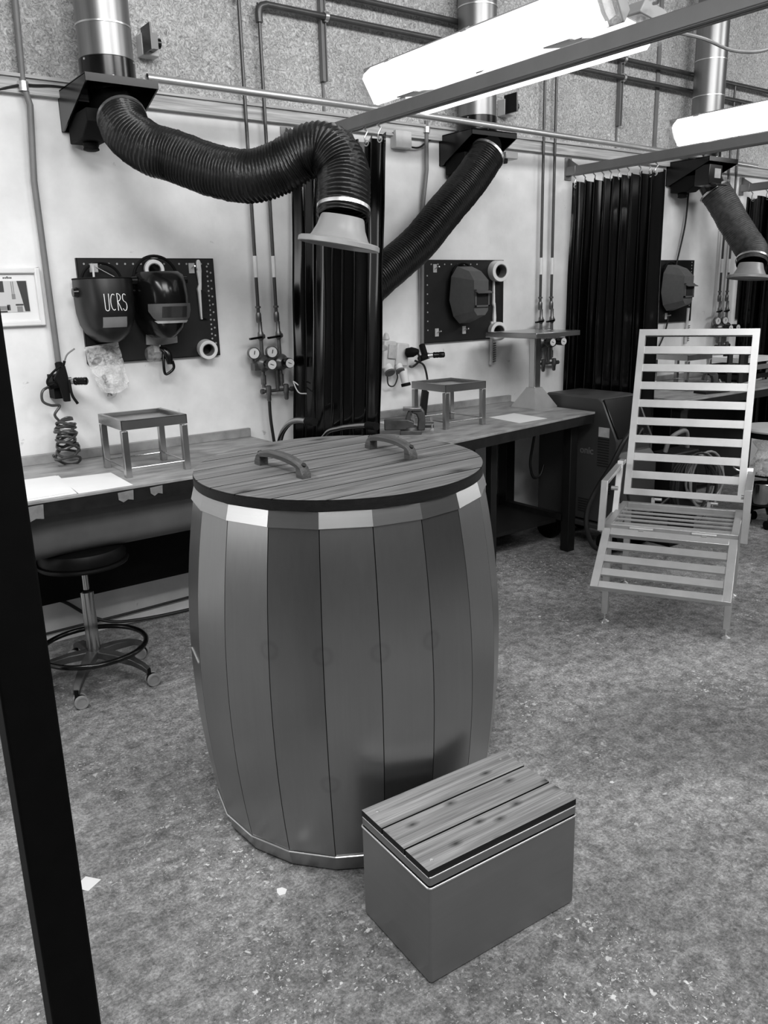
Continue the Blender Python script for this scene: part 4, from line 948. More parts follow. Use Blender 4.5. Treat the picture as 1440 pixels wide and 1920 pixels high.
# framed print
t = thing('picture_frame', 'white framed print of a workshop booth on wall', 'picture', (0.80, WY, 1.42))
x0, x1, z0, z1 = 0.56, 0.979, 1.415, 1.648
mb = MB()
for a, b in (((x0, z0), (x1, z0)), ((x0, z1), (x1, z1))): mb.bar((a[0], WY - 0.012, a[1] + (0.011 if a[1] == z0 else -0.011)), (b[0], WY - 0.012, b[1] + (0.011 if a[1] == z0 else -0.011)), 0.022, 0.022)
for x in (x0 + 0.011, x1 - 0.011): mb.box((x, WY - 0.0125, (z0 + z1) / 2), (0.022, 0.023, z1 - z0))
obj('frame', mb, 'white', t, bevel=0.005)
obj('mount', MB().box(((x0 + x1) / 2, WY - 0.006, (z0 + z1) / 2), (x1 - x0 - 0.03, 0.004, z1 - z0 - 0.03)), 'paper', t)
P = obj('print', MB().box((0.77, WY - 0.009, 1.535), (0.31, 0.002, 0.125)), 'photo_light', t, 'printed photograph')
Y = WY - 0.0105
def quad(p): return MB().prism([(x, Y, z) for x, z in p], (0, 0.001, 0))
obj('print_detail', MB().prism([(0.885, Y, 1.597), (0.922, Y, 1.597), (0.924, Y, 1.475), (0.905, Y, 1.475), (0.897, Y, 1.53)], (0, 0.001, 0)).prism([(0.70, Y, 1.597), (0.832, Y, 1.597), (0.832, Y, 1.553), (0.70, Y, 1.553)], (0, 0.001, 0)).box((0.74, Y, 1.476), (0.19, 0.001, 0.006)).box((0.842, Y, 1.492), (0.012, 0.001, 0.022)).box((0.885, Y, 1.502), (0.03, 0.001, 0.006)), 'photo_dark', P)
obj('print_detail', MB().box((0.862, Y, 1.57), (0.003, 0.001, 0.05)).box((0.869, Y, 1.57), (0.003, 0.001, 0.05)).box((0.866, Y, 1.535), (0.014, 0.001, 0.02)).box((0.78, Y, 1.49), (0.12, 0.001, 0.016)).box((0.885, Y, 1.485), (0.022, 0.001, 0.022)), 'photo_mid', P)
mb = MB(); xx = 0.63; rnd = random.Random(4)
for wl in (5, 2, 9, 6, 5):
    for k in range(wl):
        hgt = rnd.choice((0.005, 0.005, 0.008)); mb.box((xx, Y + 0.001, 1.607 + hgt / 2), (0.0048, 0.001, hgt)); xx += 0.0072
    xx += 0.012
obj('caption', mb, 'ink', t, 'small dark caption line')

# cables along the wall foot and beneath the benches
o = obj('floor_cable', MB().tube(smooth_path([(0.6, WY - 0.015, 0.05), (0.82, WY - 0.015, 0.056), (1.2, WY - 0.015, 0.058), (1.6, WY - 0.015, 0.065), (2.1, WY - 0.015, 0.07)], 6), 0.006, 8), 'cable')
tag(o, 'straight black cable running along wall foot behind stool', 'cable')
o = obj('floor_cable', MB().tube(smooth_path([(0.80, WY - 0.02, 0.24), (0.90, WY - 0.02, 0.19), (1.0, WY - 0.03, 0.10), (1.10, WY - 0.04, 0.045), (1.25, WY - 0.04, 0.02), (1.5, WY - 0.05, 0.012), (1.9, WY - 0.05, 0.012)], 6), 0.008, 8), 'cable')
tag(o, 'black cable dropping down wall to floor behind stool', 'cable')

# ================================================================== BARREL
def dark_sides(o):  # burnt edge colour on all sides, also painting shade into plank gaps
    o.data.materials.append(M['lidedge'])
    for f in o.data.polygons:
        if abs(f.normal.z) < 0.5: f.material_index = 1
BC = Vector((1.261, 1.924, 0)); BN = 20; BPH = 0.232
tilt = (-0.018, 0.015)      # stands a touch out of level
def bm_():
    nrm = Vector((-0.015, -0.018, 1)).normalized()
    q = Vector((0, 0, 1)).rotation_difference(nrm)
    return q
bq = bm_()
t = thing('barrel', 'large barrel of brushed steel staves with plank lid and two wooden handles', 'barrel', (BC.x, BC.y, 0.008), rot=bq.to_euler())
bm0 = Matrix.LocRotScale(t.location, t.rotation_euler, None)
def heat_marks():
    # oval weld discolourations on the seams, fixed to the barrel
    m = M['stave']; tt = m.node_tree; b = tt.nodes['Principled BSDF']
    src = b.inputs['Base Color'].links[0].from_socket
    tc = nd(tt, 'ShaderNodeTexCoord')
    for k, z in ((11, 0.665), (12, 0.66), (13, 0.66), (14, 0.665), (12, 0.30)):
        a = BPH + k * 2 * PI / BN; r_ = 0.41 + 0.043 * (1 - ((z - 0.5) / 0.46) ** 2)
        v = nd(tt, 'ShaderNodeVectorMath'); v.operation = 'DISTANCE'
        tt.links.new(tc.outputs['Object'], v.inputs[0]); v.inputs[1].default_value = (r_ * math.cos(a), r_ * math.sin(a), z)
        rp = ramp(tt, v.outputs['Value'], [(0.012, 0.95), (0.021, 0.85), (0.030, 1.0)])
        src = mul(tt, src, rp.outputs[0])
    tt.links.new(src, b.inputs['Base Color'])
heat_marks()
def br(z): return 0.41 + 0.043 * (1 - ((z - 0.5) / 0.46) ** 2)
def bpt(r, a, z): return Vector((r * math.cos(a), r * math.sin(a), z))
zs = [0.05 + (0.98 - 0.05) * k / 28 for k in range(29)]
gap = 0.0022
for s in range(BN):
    a0 = BPH + s * 2 * PI / BN; a1 = a0 + 2 * PI / BN
    rows = []
    for z in zs:
        A, B = bpt(br(z), a0, z), bpt(br(z), a1, z); dn = (B - A).normalized()
        inn = Vector((A + B)).normalized() * -0.004; inn.z = 0
        A2, B2 = A + dn * gap * .5, B - dn * gap * .5
        rows.append([A2 + inn, A2, A2.lerp(B2, 0.5), B2, B2 + inn])
    obj('stave', MB().grid(rows).xf(bm0), 'stave', t, ang=30)
mb = MB().lathe([(0.36, 0.02), (br(0.05) - 0.02, 0.05), (br(0.3) - 0.02, 0.3), (br(0.5) - 0.02, 0.5), (br(0.7) - 0.02, 0.7), (0.375, 0.98), (0.36, 0.98)], n=40)
obj('liner', mb.xf(bm0), 'darksteel', t)
def hoop(z0, z1, r0, r1, mat, lab):
    mb = MB()
    for s in range(BN):
        a0 = BPH + s * 2 * PI / BN; a1 = a0 + 2 * PI / BN
        pts = [(r0, z0), (r1, z1), (r1 - 0.012, z1), (r0 - 0.012, z0)]
        A = [bpt(r, a0, z) for r, z in pts]; B = [bpt(r, a1, z) for r, z in pts]
        mb.add(A + B, [(i, (i + 1) % 4, 4 + (i + 1) % 4, 4 + i) for i in range(4)])
    obj('hoop', mb.xf(bm0), mat, t, lab, ang=5, bevel=0.0008)
hoop(0.972, 1.012, 0.4135, 0.402, 'hoop', 'bright upper hoop')
hoop(0.008, 0.058, 0.402, 0.4165, 'stave', 'lower hoop')
mb = MB()
for s in range(BN):
    a0 = BPH + s * 2 * PI / BN; a1 = a0 + 2 * PI / BN
    mb.cyl(bpt(0.4165, a0, 0.058), bpt(0.4165, a1, 0.058), 0.0022, n=6)
obj('hoop_lip', mb.xf(bm0), 'rim', t, 'bright upper lip of the lower hoop')
obj('plinth', MB().lathe([(0.37, -0.001), (0.37, 0.02)], n=40).xf(bm0), 'blackmatt', t)
ha0, ha1 = BPH + 8 * 2 * PI / BN, BPH + 9 * 2 * PI / BN
obj('hinge_pin', MB().bar(bpt(0.4535, ha0, 0.545).lerp(bpt(0.4535, ha1, 0.54), 0.15), bpt(0.4535, ha0, 0.545).lerp(bpt(0.4535, ha1, 0.54), 0.85), 0.004, 0.004).xf(bm0), 'rim', t)
# lid
lm = bm0 @ Matrix.Translation((0, 0, 1.013))
RL = 0.402; LT = 0.028
lid = obj('lid', MB().lathe([(RL - 0.03, 0.0), (RL + 0.0015, 0.0), (RL + 0.0015, LT - 0.005), (RL - 0.03, LT - 0.005)], n=80, closed=True).lathe([(RL - 0.01, 0.001), (RL - 0.01, 0.006)], n=60).xf(lm), 'lidedge', t, 'round plank lid with burnt edge and two wooden handles')
edges_y = [-0.402, -0.318, -0.218, -0.118, -0.018, 0.082, 0.182, 0.282, 0.402]
for k, (ya, yb) in enumerate(zip(edges_y, edges_y[1:])):
    ya2, yb2 = ya + 0.0024, yb - 0.0024; poly = []
    N_ = 14
    def xr(y): return math.sqrt(max(0.0004, RL * RL - y * y))
    for i in range(N_ + 1):
        y = ya2 + (yb2 - ya2) * i / N_; poly.append((xr(y), y))
    for i in range(N_ + 1):
        y = yb2 + (ya2 - yb2) * i / N_; poly.append((-xr(y), y))
    mb = MB().prism([(x, y, 0.004) for x, y in poly], (0, 0, LT - 0.004))
    dark_sides(obj('plank', mb.xf(lm), 'lid', lid, ang=30))
def lid_handle(xc, yc, L_, rz):
    m = lm @ Matrix.Translation((xc, yc, LT)) @ Matrix.Rotation(rz, 4, 'Z')
    n = 24; rows = []
    w_ = 0.0135
    sec = []
    for i in range(n + 1):
        u = i / n; y = (u - 0.5) * L_
        e = abs(u - 0.5) * 2
        top = 0.052 - 0.020 * e ** 2.6 - (0.015 * max(0, (e - 0.86) / 0.14) ** 2)
        leg = e > 0.76
        bot = 0.0 if leg else 0.026 + 0.008 * (1 - (e / 0.76) ** 2)
        sec.append((y, bot, top))
    # split at leg boundary for a crisp inner arch
    out = []
    for i, (y, b_, t_) in enumerate(sec):
        if i and (b_ == 0) != (sec[i - 1][1] == 0):
            yy = math.copysign(0.38 * L_, y); hi = max(b_, sec[i - 1][1])
            first, second = (0.0, hi) if b_ else (hi, 0.0)
            out.append((yy - 0.0005, first, t_)); out.append((yy + 0.0005, second, t_))
        out.append((y, b_, t_))
    ring = []
    for y, b_, t_ in out:
        c_ = 0.007
        ring.append([Vector((-w_, y, b_)), Vector((-w_, y, t_ - c_)), Vector((-w_ + c_, y, t_)), Vector((w_ - c_, y, t_)), Vector((w_, y, t_ - c_)), Vector((w_, y, b_))])
    vs = [v for r_ in ring for v in r_]; fs = []
    for i in range(len(ring) - 1):
        for j in range(6): fs.append((i * 6 + j, i * 6 + (j + 1) % 6, (i + 1) * 6 + (j + 1) % 6, (i + 1) * 6 + j))
    fs.append(tuple(range(6))); k = (len(ring) - 1) * 6; fs.append(tuple(range(k + 5, k - 1, -1)))
    obj('handle', MB().add(vs, fs).xf(m), 'handle', lid, ang=40)
    for s in (-1, 1):
        d = Vector((0, s * 0.6, 0.8)).normalized()
        obj('screw_hole', MB().cyl(Vector((0, s * L_ * 0.455, 0.034)) - d * 0.004, Vector((0, s * L_ * 0.455, 0.034)) + d * 0.0035, 0.0062, n=14).xf(m), 'ink', lid, 'dark screw hole')
lid_handle(-0.172, 0.022, 0.252, R(1))
lid_handle(0.180, -0.002, 0.225, R(-1))

# ================================================================== STEP BOX
sb = thing('step_box', 'low grey steel step box topped with knotty planks beside the barrel', 'step box', (0.955, 1.173, 0), R(-2.9))
sm = Matrix.Translation((0.955, 1.173, 0)) @ Matrix.Rotation(R(-2.9), 4, 'Z')
BWd, BDp = 0.452, 0.277
def rrect(x0, y0, x1, y1, r, n=5):
    out = []
    for cx_, cy_, a in ((x1 - r, y1 - r, 0), (x0 + r, y1 - r, 90), (x0 + r, y0 + r, 180), (x1 - r, y0 + r, 270)):
        for i in range(n + 1): out.append((cx_ + r * math.cos(R(a + 90 * i / n)), cy_ + r * math.sin(R(a + 90 * i / n))))
    return out
def wallring(z0, z1, ins, r, th=0.002):
    o_ = rrect(ins, ins, BWd - ins, BDp - ins, r); i_ = rrect(ins + th, ins + th, BWd - ins - th, BDp - ins - th, max(0.0005, r - th)); n = len(o_)
    vs = [(x, y, z0) for x, y in o_] + [(x, y, z1) for x, y in o_] + [(x, y, z1) for x, y in i_] + [(x, y, z0) for x, y in i_]
    fs = []
    for k in range(4):
        for j in range(n):
            a, b = k * n, ((k + 1) % 4) * n; fs.append((a + j, a + (j + 1) % n, b + (j + 1) % n, b + j))
    return MB().add(vs, fs)
obj('body', wallring(0.006, 0.252, 0, 0.008).xf(sm), 'boxm', sb, ang=30)
n_ = 6; pr = rrect(0, 0, BWd, BDp, 0.008)
obj('body_rim', MB().tube([Vector((x, y, 0.2525)) for x, y in pr], 0.0028, 8, closed=True).xf(sm), 'rim', sb, 'folded rim with painted highlight', ang=80)
obj('top_frame', wallring(0.259, 0.279, 0.001, 0.006).xf(sm), 'boxm', sb, ang=30)
obj('top_frame_rim', MB().tube([Vector((x, y, 0.279)) for x, y in rrect(0.002, 0.002, BWd - 0.002, BDp - 0.002, 0.006)], 0.0018, 8, closed=True).xf(sm), 'rim', sb, 'upper rim with painted highlight', ang=80)
obj('inner_box', MB().box((BWd / 2, BDp / 2, 0.135), (BWd - 0.016, BDp - 0.016, 0.262)).xf(sm), 'blackmatt', sb)
ov = -0.001; bw = (BDp + 2 * ov) / 3
for k in range(3):
    y0 = -ov + k * bw
    w1 = bw * (0.93 if k == 2 else 1.0)
    dark_sides(obj('board', MB().box((BWd / 2, y0 + bw / 2, 0.2885), (BWd + 2 * ov, bw - 0.005, 0.0165)).xf(sm), 'plank', sb))
for x in (0.03, BWd - 0.03):
    for y in (0.03, BDp - 0.03):
        obj('screw', MB().lathe([(0.0045, 0), (0.0038, 0.0012), (0.001, 0.0015)], (x, y, 0.2967), n=12).xf(sm), 'rim', sb)

# ================================================================== RECLINING CHAIR
ca = -1.077
ct = thing('reclining_chair', 'brushed steel reclining chair frame with slatted back and footrest', 'chair', (3.037, 2.038, 0), ca)
cm = Matrix.Translation((3.037, 2.038, 0)) @ Matrix.Rotation(ca, 4, 'Z')
CW = 0.56; h = CW / 2; tb = 0.03
def cobj(name, mb, mat='chair', parent=None, **k): return obj(name, mb.xf(cm), mat, parent or ct, **k)
def slat_panel(name, A, B, nsl, tbw, tbt, slw, th=0.012):
    """frame from edge centre A (d, z) to B (d, z) with nsl slats across"""
    A = Vector((0, A[0], A[1])); B = Vector((0, B[0], B[1])); d = (B - A).normalized(); L = (B - A).length
    nrm = Vector((1, 0, 0)).cross(d)
    mb = MB(); X = Vector((1, 0, 0))
    for s in (-1, 1): mb.bar(A + X * s * (h - tbw / 2), B + X * s * (h - tbw / 2), tbw, tbt, nrm)
    for p in (A + d * tbw / 2, B - d * tbw / 2): mb.bar(p - X * (h - tbw), p + X * (h - tbw), tbw, tbt, nrm)
    f = cobj(name, mb, bevel=0.002)
    gap = (L - 2 * tbw - nsl * slw) / (nsl + 1)
    for i in range(nsl):
        p = A + d * (tbw + gap * (i + 1) + slw * (i + 0.5))
        cobj('slat', MB().bar(p - X * (h - tbw + 0.001), p + X * (h - tbw + 0.001), slw, th, nrm), parent=f)
    return f
slat_panel('backrest', (0.53, 0.495), (0.788, 1.295), 8, 0.032, 0.03, 0.038)
slat_panel('footrest', (-0.012, 0.457), (-0.275, 0.268), 3, 0.034, 0.025, 0.036)
slat_panel('seat', (0.0, 0.465), (0.50, 0.452), 5, 0.030, 0.03, 0.026, th=0.005)
for s in (-1, 1):
    for d in (0.02, 0.58):
        x = s * (h - 0.018)
        lg = cobj('leg', MB().box((x, d, 0.045 + (0.44 - 0.045) / 2), (0.03, 0.03, 0.395)), bevel=0.002)
        cobj('levelling_foot', MB().lathe([(0.002, 0.05), (0.0045, 0.05), (0.0045, 0.016), (0.010, 0.013), (0.022, 0.007), (0.024, 0.0), (0.002, 0.0)], (x, d, 0), n=18), 'clamp', lg)
    xo = s * (h + (0.022 if s > 0 else 0.008))
    # side frame with the flat front bar of the arm
    af = cobj('arm', MB().bar((xo, -0.025, 0.452), (xo, 0.025, 0.672), 0.030, 0.018, (0, 1, 0)).bar((xo, 0.022, 0.664), (xo, 0.50, 0.672), 0.030, 0.018).bar((xo, 0.0, 0.452), (xo, 0.50, 0.440), 0.026, 0.026), bevel=0.002)
    cobj('arm_strut', MB().bar((xo - s * 0.006, 0.30, 0.455), (xo - s * 0.006, 0.40, 0.690), 0.026, 0.02, (0, 1, 0)).cyl((xo - s * 0.03, 0.20, 0.60), (xo, 0.20, 0.60), 0.010, n=10), parent=af)
cobj('rear_rail', MB().bar((-h + 0.03, 0.58, 0.425), (h - 0.03, 0.58, 0.425), 0.03, 0.03).bar((-h + 0.018, 0.03, 0.425), (-h + 0.018, 0.58, 0.425), 0.03, 0.028).bar((h - 0.018, 0.03, 0.425), (h - 0.018, 0.58, 0.425), 0.03, 0.028))
for x in (-0.115, 0.145):
    cobj('hinge', MB().cyl((x - 0.05, -0.012, 0.472), (x + 0.05, -0.012, 0.472), 0.008, n=12).box((x, -0.02, 0.46), (0.02, 0.01, 0.02)))
    cobj('hinge', MB().cyl((x - 0.02, 0.522, 0.482), (x + 0.02, 0.522, 0.482), 0.008, n=12).box((x - 0.02, 0.515, 0.475), (0.016, 0.016, 0.03)))

# ================================================================== WORK STOOL
st = thing('work_stool', 'black round work stool on castors under the first bench', 'stool', (0.875, 3.22, 0))
sx, sy = 0.872, 3.215
obj('seat', MB().lathe([(0.05, 0.515), (0.155, 0.515), (0.165, 0.525), (0.168, 0.55), (0.158, 0.572), (0.10, 0.582), (0.0, 0.584)], (sx, sy, 0), n=48).lathe([(0.172, 0.507), (0.176, 0.514), (0.174, 0.522), (0.165, 0.522)], (sx, sy, 0), n=48), 'leather', st)
obj('gas_column', MB().cyl((sx, sy, 0.38), (sx, sy, 0.515), 0.0125, n=18), 'chrome', st)
obj('column_sleeve', MB().lathe([(0.024, 0.12), (0.026, 0.13), (0.026, 0.385), (0.02, 0.392), (0.014, 0.395)], (sx, sy, 0), n=24), 'chrome', st)
obj('foot_ring', MB().tube([(sx + 0.207 * math.cos(a), sy + 0.207 * math.sin(a), 0.150) for a in [2 * PI * k / 56 for k in range(56)]], 0.0105, 12, closed=True), 'black', st)
ang0 = math.atan2(3.066 - sy, 0.769 - sx)
for k in range(5):
    a = ang0 + k * 2 * PI / 5; d = Vector((math.cos(a), math.sin(a), 0)); n_ = Vector((-d.y, d.x, 0)); o_ = Vector((sx, sy, 0))
    rows = []
    for u, z, w_, th_ in ((0.02, 0.135, 0.024, 0.03), (0.10, 0.128, 0.020, 0.03), (0.18, 0.112, 0.017, 0.026), (0.225, 0.092, 0.014, 0.024), (0.246, 0.075, 0.013, 0.02)):
        c_ = o_ + d * u
        rows.append([c_ - n_ * w_ + Vector((0, 0, z - th_)), c_ - n_ * w_ + Vector((0, 0, z)), c_ + n_ * w_ + Vector((0, 0, z)), c_ + n_ * w_ + Vector((0, 0, z - th_)), c_ - n_ * w_ + Vector((0, 0, z - th_))])
    mb = MB().grid(rows)
    for r_ in (rows[0], rows[-1]): mb.add(r_[:4], [(0, 1, 2, 3)])
    lg = obj('base_leg', mb, 'steelgrey', st, bevel=0.003)
    cpos = o_ + d * 0.246; wa = a + (0.9 if k % 2 else 2.1); wd = Vector((math.cos(wa), math.sin(wa), 0)); wn = Vector((-wd.y, wd.x, 0)); wc = cpos + wd * 0.012
    cs = obj('castor', MB().cyl(cpos + Vector((0, 0, 0.03)), cpos + Vector((0, 0, 0.075)), 0.008, n=10).cyl(wc - wn * 0.006 + Vector((0, 0, 0.027)), wc + wn * 0.006 + Vector((0, 0, 0.027)), 0.024, n=24), 'blackmatt', lg)
    for s in (-1, 1):
        obj('wheel', MB().lathe([(0.019, -0.007), (0.0255, -0.007), (0.027, 0), (0.0255, 0.007), (0.019, 0.007)], wc + wn * s * 0.015 + Vector((0, 0, 0.027)), wn, 28, True).lathe([(0.019, -0.004), (0.019, 0.004)], wc + wn * s * 0.015 + Vector((0, 0, 0.027)), wn, 24), 'rubber', lg, 'grey wheel')

# ================================================================== BLACK POST
pb = Vector((0.262, 1.222, 0)); pd = Vector((0.192, 1.236, 0))
u_ = (pb - pd); Wp = 0.0705; u_.normalize()
rz = math.atan2(u_.y, u_.x) - R(-0)
t = thing('steel_post', 'black square steel post standing in the foreground', 'post', (0.226, 1.229, 0))
vdir = Vector((0.19, 1.24, 0)).normalized(); rt = Vector((vdir.y, -vdir.x, 0))
tw = R(7); ex = Matrix.Rotation(tw, 3, 'Z') @ rt; ey = Vector((-ex.y, ex.x, 0)); c_ = Vector((0.230, 1.232, 0)) + ey * 0.035
mt = Matrix((ex, ey, Vector((0, 0, 1)))).transposed().to_4x4(); mt.translation = (c_.x, c_.y, 0)
obj('tube', MB().box((0, 0, 1.105), (0.0755, 0.0755, 2.19)).xf(mt), 'postblack', t, bevel=0.004)
obj('foot_plate', MB().box((0, 0, 0.005), (0.14, 0.14, 0.01)).xf(mt), 'postblack', t)

# ================================================================== WELDING MACHINE
t = thing('welding_machine', 'dark grey welding machine with sloping glossy panel and side vents', 'welding machine', (3.95, 3.2, 0))
MX0, MX1 = 3.80, 4.13
prof = [(3.62, 0.17), (3.62, 0.86), (3.56, 0.905), (3.18, 0.905), (3.155, 0.89), (3.03, 0.66), (3.03, 0.60), (2.98, 0.55), (2.98, 0.17)]
obj('casing', MB().prism([(MX0 + 0.012, y, z) for y, z in prof], (MX1 - MX0 - 0.024, 0, 0)), 'machine', t, bevel=0.008)
for x in (MX0, MX1 - 0.014):
    obj('side_panel', MB().prism([(x, y + (0.004 if y < 3.1 else 0), z) for y, z in [(3.61, 0.175), (3.61, 0.86), (3.55, 0.90), (3.17, 0.90), (3.135, 0.88), (3.02, 0.665), (3.02, 0.18)]], (0.014, 0, 0)), 'machine', t, bevel=0.004)
obj('control_panel', MB().bar((MX0 + (MX1 - MX0) / 2, 3.150, 0.892), (MX0 + (MX1 - MX0) / 2, 3.034, 0.678), MX1 - MX0 - 0.05, 0.012, (0, -0.88, 0.47)), 'helmgloss', t, 'glossy black control panel', bevel=0.004)
obj('rating_label', MB().box((MX0 - 0.001, 3.115, 0.712), (0.002, 0.075, 0.055)), 'label', t, 'pale rating label')
mb = MB()
for k in range(11): mb.box((MX0 - 0.0006, 3.115, 0.672 - k * 0.0155), (0.002, 0.08, 0.008))
obj('vent', mb, 'ink', t)
mb = MB()
for k in range(5): mb.box((MX0 - 0.0006, 3.09, 0.42 - k * 0.0145), (0.002, 0.07, 0.007))
obj('vent', mb, 'ink', t)
mb = MB()
for k in range(6): mb.box((MX0 - 0.0006, 3.24, 0.30 - k * 0.015), (0.002, 0.09, 0.008))
obj('vent', mb, 'ink', t)
fc = bpy.data.curves.new('lettering', 'FONT'); fc.body = 'onic'; fc.size = 0.058; fc.extrude = 0.0008; fc.offset = 0.0012
fo = bpy.data.objects.new('lettering', fc); COL.objects.link(fo); fo.parent = t
fo.matrix_basis = Matrix.Translation((-3.95 + MX0 - 0.0012, 3.285 - 3.2, 0.575)) @ Matrix(((0, 0, -1, 0), (-1, 0, 0, 0), (0, 1, 0, 0), (0, 0, 0, 1)))
fc.materials.append(M['letter'])
me = bpy.data.meshes.new_from_object(fo.evaluated_get(bpy.context.evaluated_depsgraph_get())); mbas = fo.matrix_basis.copy()
bpy.data.objects.remove(fo); bpy.data.curves.remove(fc)
fo = bpy.data.objects.new('lettering', me); COL.objects.link(fo); fo.parent = t; fo.matrix_basis = mbas
if not me.materials: me.materials.append(M['letter'])
mb = MB().box(((MX0 + MX1) / 2, 3.27, 0.15), (0.36, 0.72, 0.03))
mb.prism([(MX0 - 0.06, 2.97, 0.135), (MX1 + 0.02, 2.97, 0.135), (MX1 + 0.02, 2.90, 0.135), (MX0 - 0.02, 2.90, 0.135)], (0, 0, 0.05))
obj('chassis', mb, 'machine', t, bevel=0.006)
for x in (MX0 + 0.01, MX1 - 0.02):
    w_ = obj('castor', MB().cyl((x - 0.022, 3.07, 0.062), (x + 0.022, 3.07, 0.062), 0.062, n=28), 'blackmatt', t)
    obj('castor_fork', MB().bar((x - 0.030, 3.075, 0.14), (x - 0.030, 3.055, 0.045), 0.03, 0.006, (1, 0, 0)).bar((x + 0.030, 3.075, 0.14), (x + 0.030, 3.055, 0.045), 0.03, 0.006, (1, 0, 0)), 'clamp', w_)
for x in (MX0 + 0.01, MX1 - 0.01): obj('wheel', MB().cyl((x - 0.02, 3.52, 0.09), (x + 0.02, 3.52, 0.09), 0.09, n=28), 'blackmatt', t)
t.location = (3.95 - 0.04, 3.2 - 0.13, 0)
# lead bundle draped off the machine
lp = [(3.86, 2.83, 0.72), (3.78, 2.80, 0.755), (3.70, 2.80, 0.69), (3.655, 2.84, 0.56), (3.635, 2.92, 0.412), (3.606, 2.955, 0.291), (3.598, 2.95, 0.183), (3.627, 2.931, 0.087), (3.681, 2.915, 0.041)]
o = obj('torch_lead', MB().tube(smooth_path(lp, 10), 0.014, 12), 'cable'); tag(o, 'thick black torch lead hanging from the welding machine to its castor', 'cable')
o = obj('earth_lead', MB().tube(smooth_path([(3.90, 2.83, 0.70), (3.84, 2.79, 0.745), (3.76, 2.77, 0.68), (3.72, 2.76, 0.55), (3.70, 2.76, 0.42), (3.74, 2.74, 0.30), (3.86, 2.72, 0.28), (4.0, 2.70, 0.34)], 10), 0.008, 10), 'cable'); tag(o, 'thinner black lead hanging from the welding machine behind chair back', 'cable')
for lab, cc, r_, seed in (('large coil of dark cable behind the chair back beside machine', (4.25, 2.70, 0.36), 0.155, 3), ('smaller coil of grey cable behind the chair back', (4.38, 2.72, 0.38), 0.13, 9)):
    rnd = random.Random(seed); pts = []
    for k in range(140):
        a = k / 140 * 2 * PI * 5; rr = r_ * (1 + 0.10 * math.sin(k * 0.21)); pts.append(Vector((cc[0] + rr * 0.8 * math.cos(a), cc[1] + 0.03 * math.sin(k * 0.13) + 0.6 * rr * math.cos(a) * -0.5, cc[2] - 0.02 * math.sin(k * 0.3) + rr * 1.15 * math.sin(a))))
    o = obj('cable_coil', MB().tube(pts, 0.007, 8), 'cable' if seed == 3 else 'greycable'); tag(o, lab, 'cable coil')
t = thing('wire_feeder', 'dark case behind the reclining chair on which cables hang', 'case', (4.30, 2.95, 0))
obj('case', MB().box((4.28, 2.86, 0.30), (0.26, 0.15, 0.52)), 'darksteel', t, bevel=0.01)
obj('skid', MB().box((4.28, 2.86, 0.02), (0.28, 0.18, 0.04)), 'blackmatt', t)
obj('carry_handle', MB().tube(smooth_path([(4.17, 2.86, 0.56), (4.19, 2.85, 0.63), (4.25, 2.84, 0.665), (4.34, 2.84, 0.665), (4.39, 2.86, 0.56)], 6), 0.014, 10), 'conduit', t)

# ================================================================== HAND TRUCK BEHIND THE BARREL
t = thing('hand_truck', 'hand truck with two curved tube handles half hidden behind the wooden lid', 'hand truck', (2.02, 3.35, 0))
for hpts in ([(1.965, 3.56, 0.10), (1.965, 3.55, 0.70), (1.955, 3.505, 0.835), (1.95, 3.42, 0.912), (1.95, 3.326, 0.945), (1.95, 3.22, 0.952)],
             [(2.10, 3.42, 0.10), (2.10, 3.39, 0.72), (2.10, 3.315, 0.86), (2.10, 3.19, 0.905), (2.10, 3.06, 0.930), (2.10, 2.95, 0.945)]):
    obj('handle_tube', MB().tube(smooth_path(hpts, 8), 0.0135, 14), 'chrome', t)
    obj('grip', MB().tube([Vector(hpts[-1]) + Vector((0, 0.02, -0.003)), Vector(hpts[-1]) + Vector((0, -0.05, 0.0))], 0.018, 14), 'blackmatt', t)
obj('cross_tube', MB().cyl((1.965, 3.55, 0.50), (2.10, 3.41, 0.50), 0.011, n=10).cyl((1.965, 3.56, 0.20), (2.10, 3.42, 0.20), 0.011, n=10), 'chrome', t)
obj('toe_plate', MB().box((2.0, 3.38, 0.012), (0.22, 0.24, 0.008)), 'darksteel', t)
for x, y in ((1.95, 3.60), (2.11, 3.47)): obj('wheel', MB().cyl((x - 0.015, y, 0.10), (x + 0.015, y, 0.10), 0.10, n=24), 'blackmatt', t)
o = obj('white_wire', MB().tube(smooth_path([(2.10, 3.598, 1.096), (2.10, 3.576, 1.063), (2.10, 3.542, 1.042), (2.10, 3.481, 1.044)], 6), 0.003, 8).tube(smooth_path([(2.10, 3.598, 1.096), (2.10, 3.575, 1.090), (2.10, 3.553, 1.081)], 4), 0.003, 8), 'white')
tag(o, 'bent white wire hooked on lower edge of nearest curtain', 'wire')

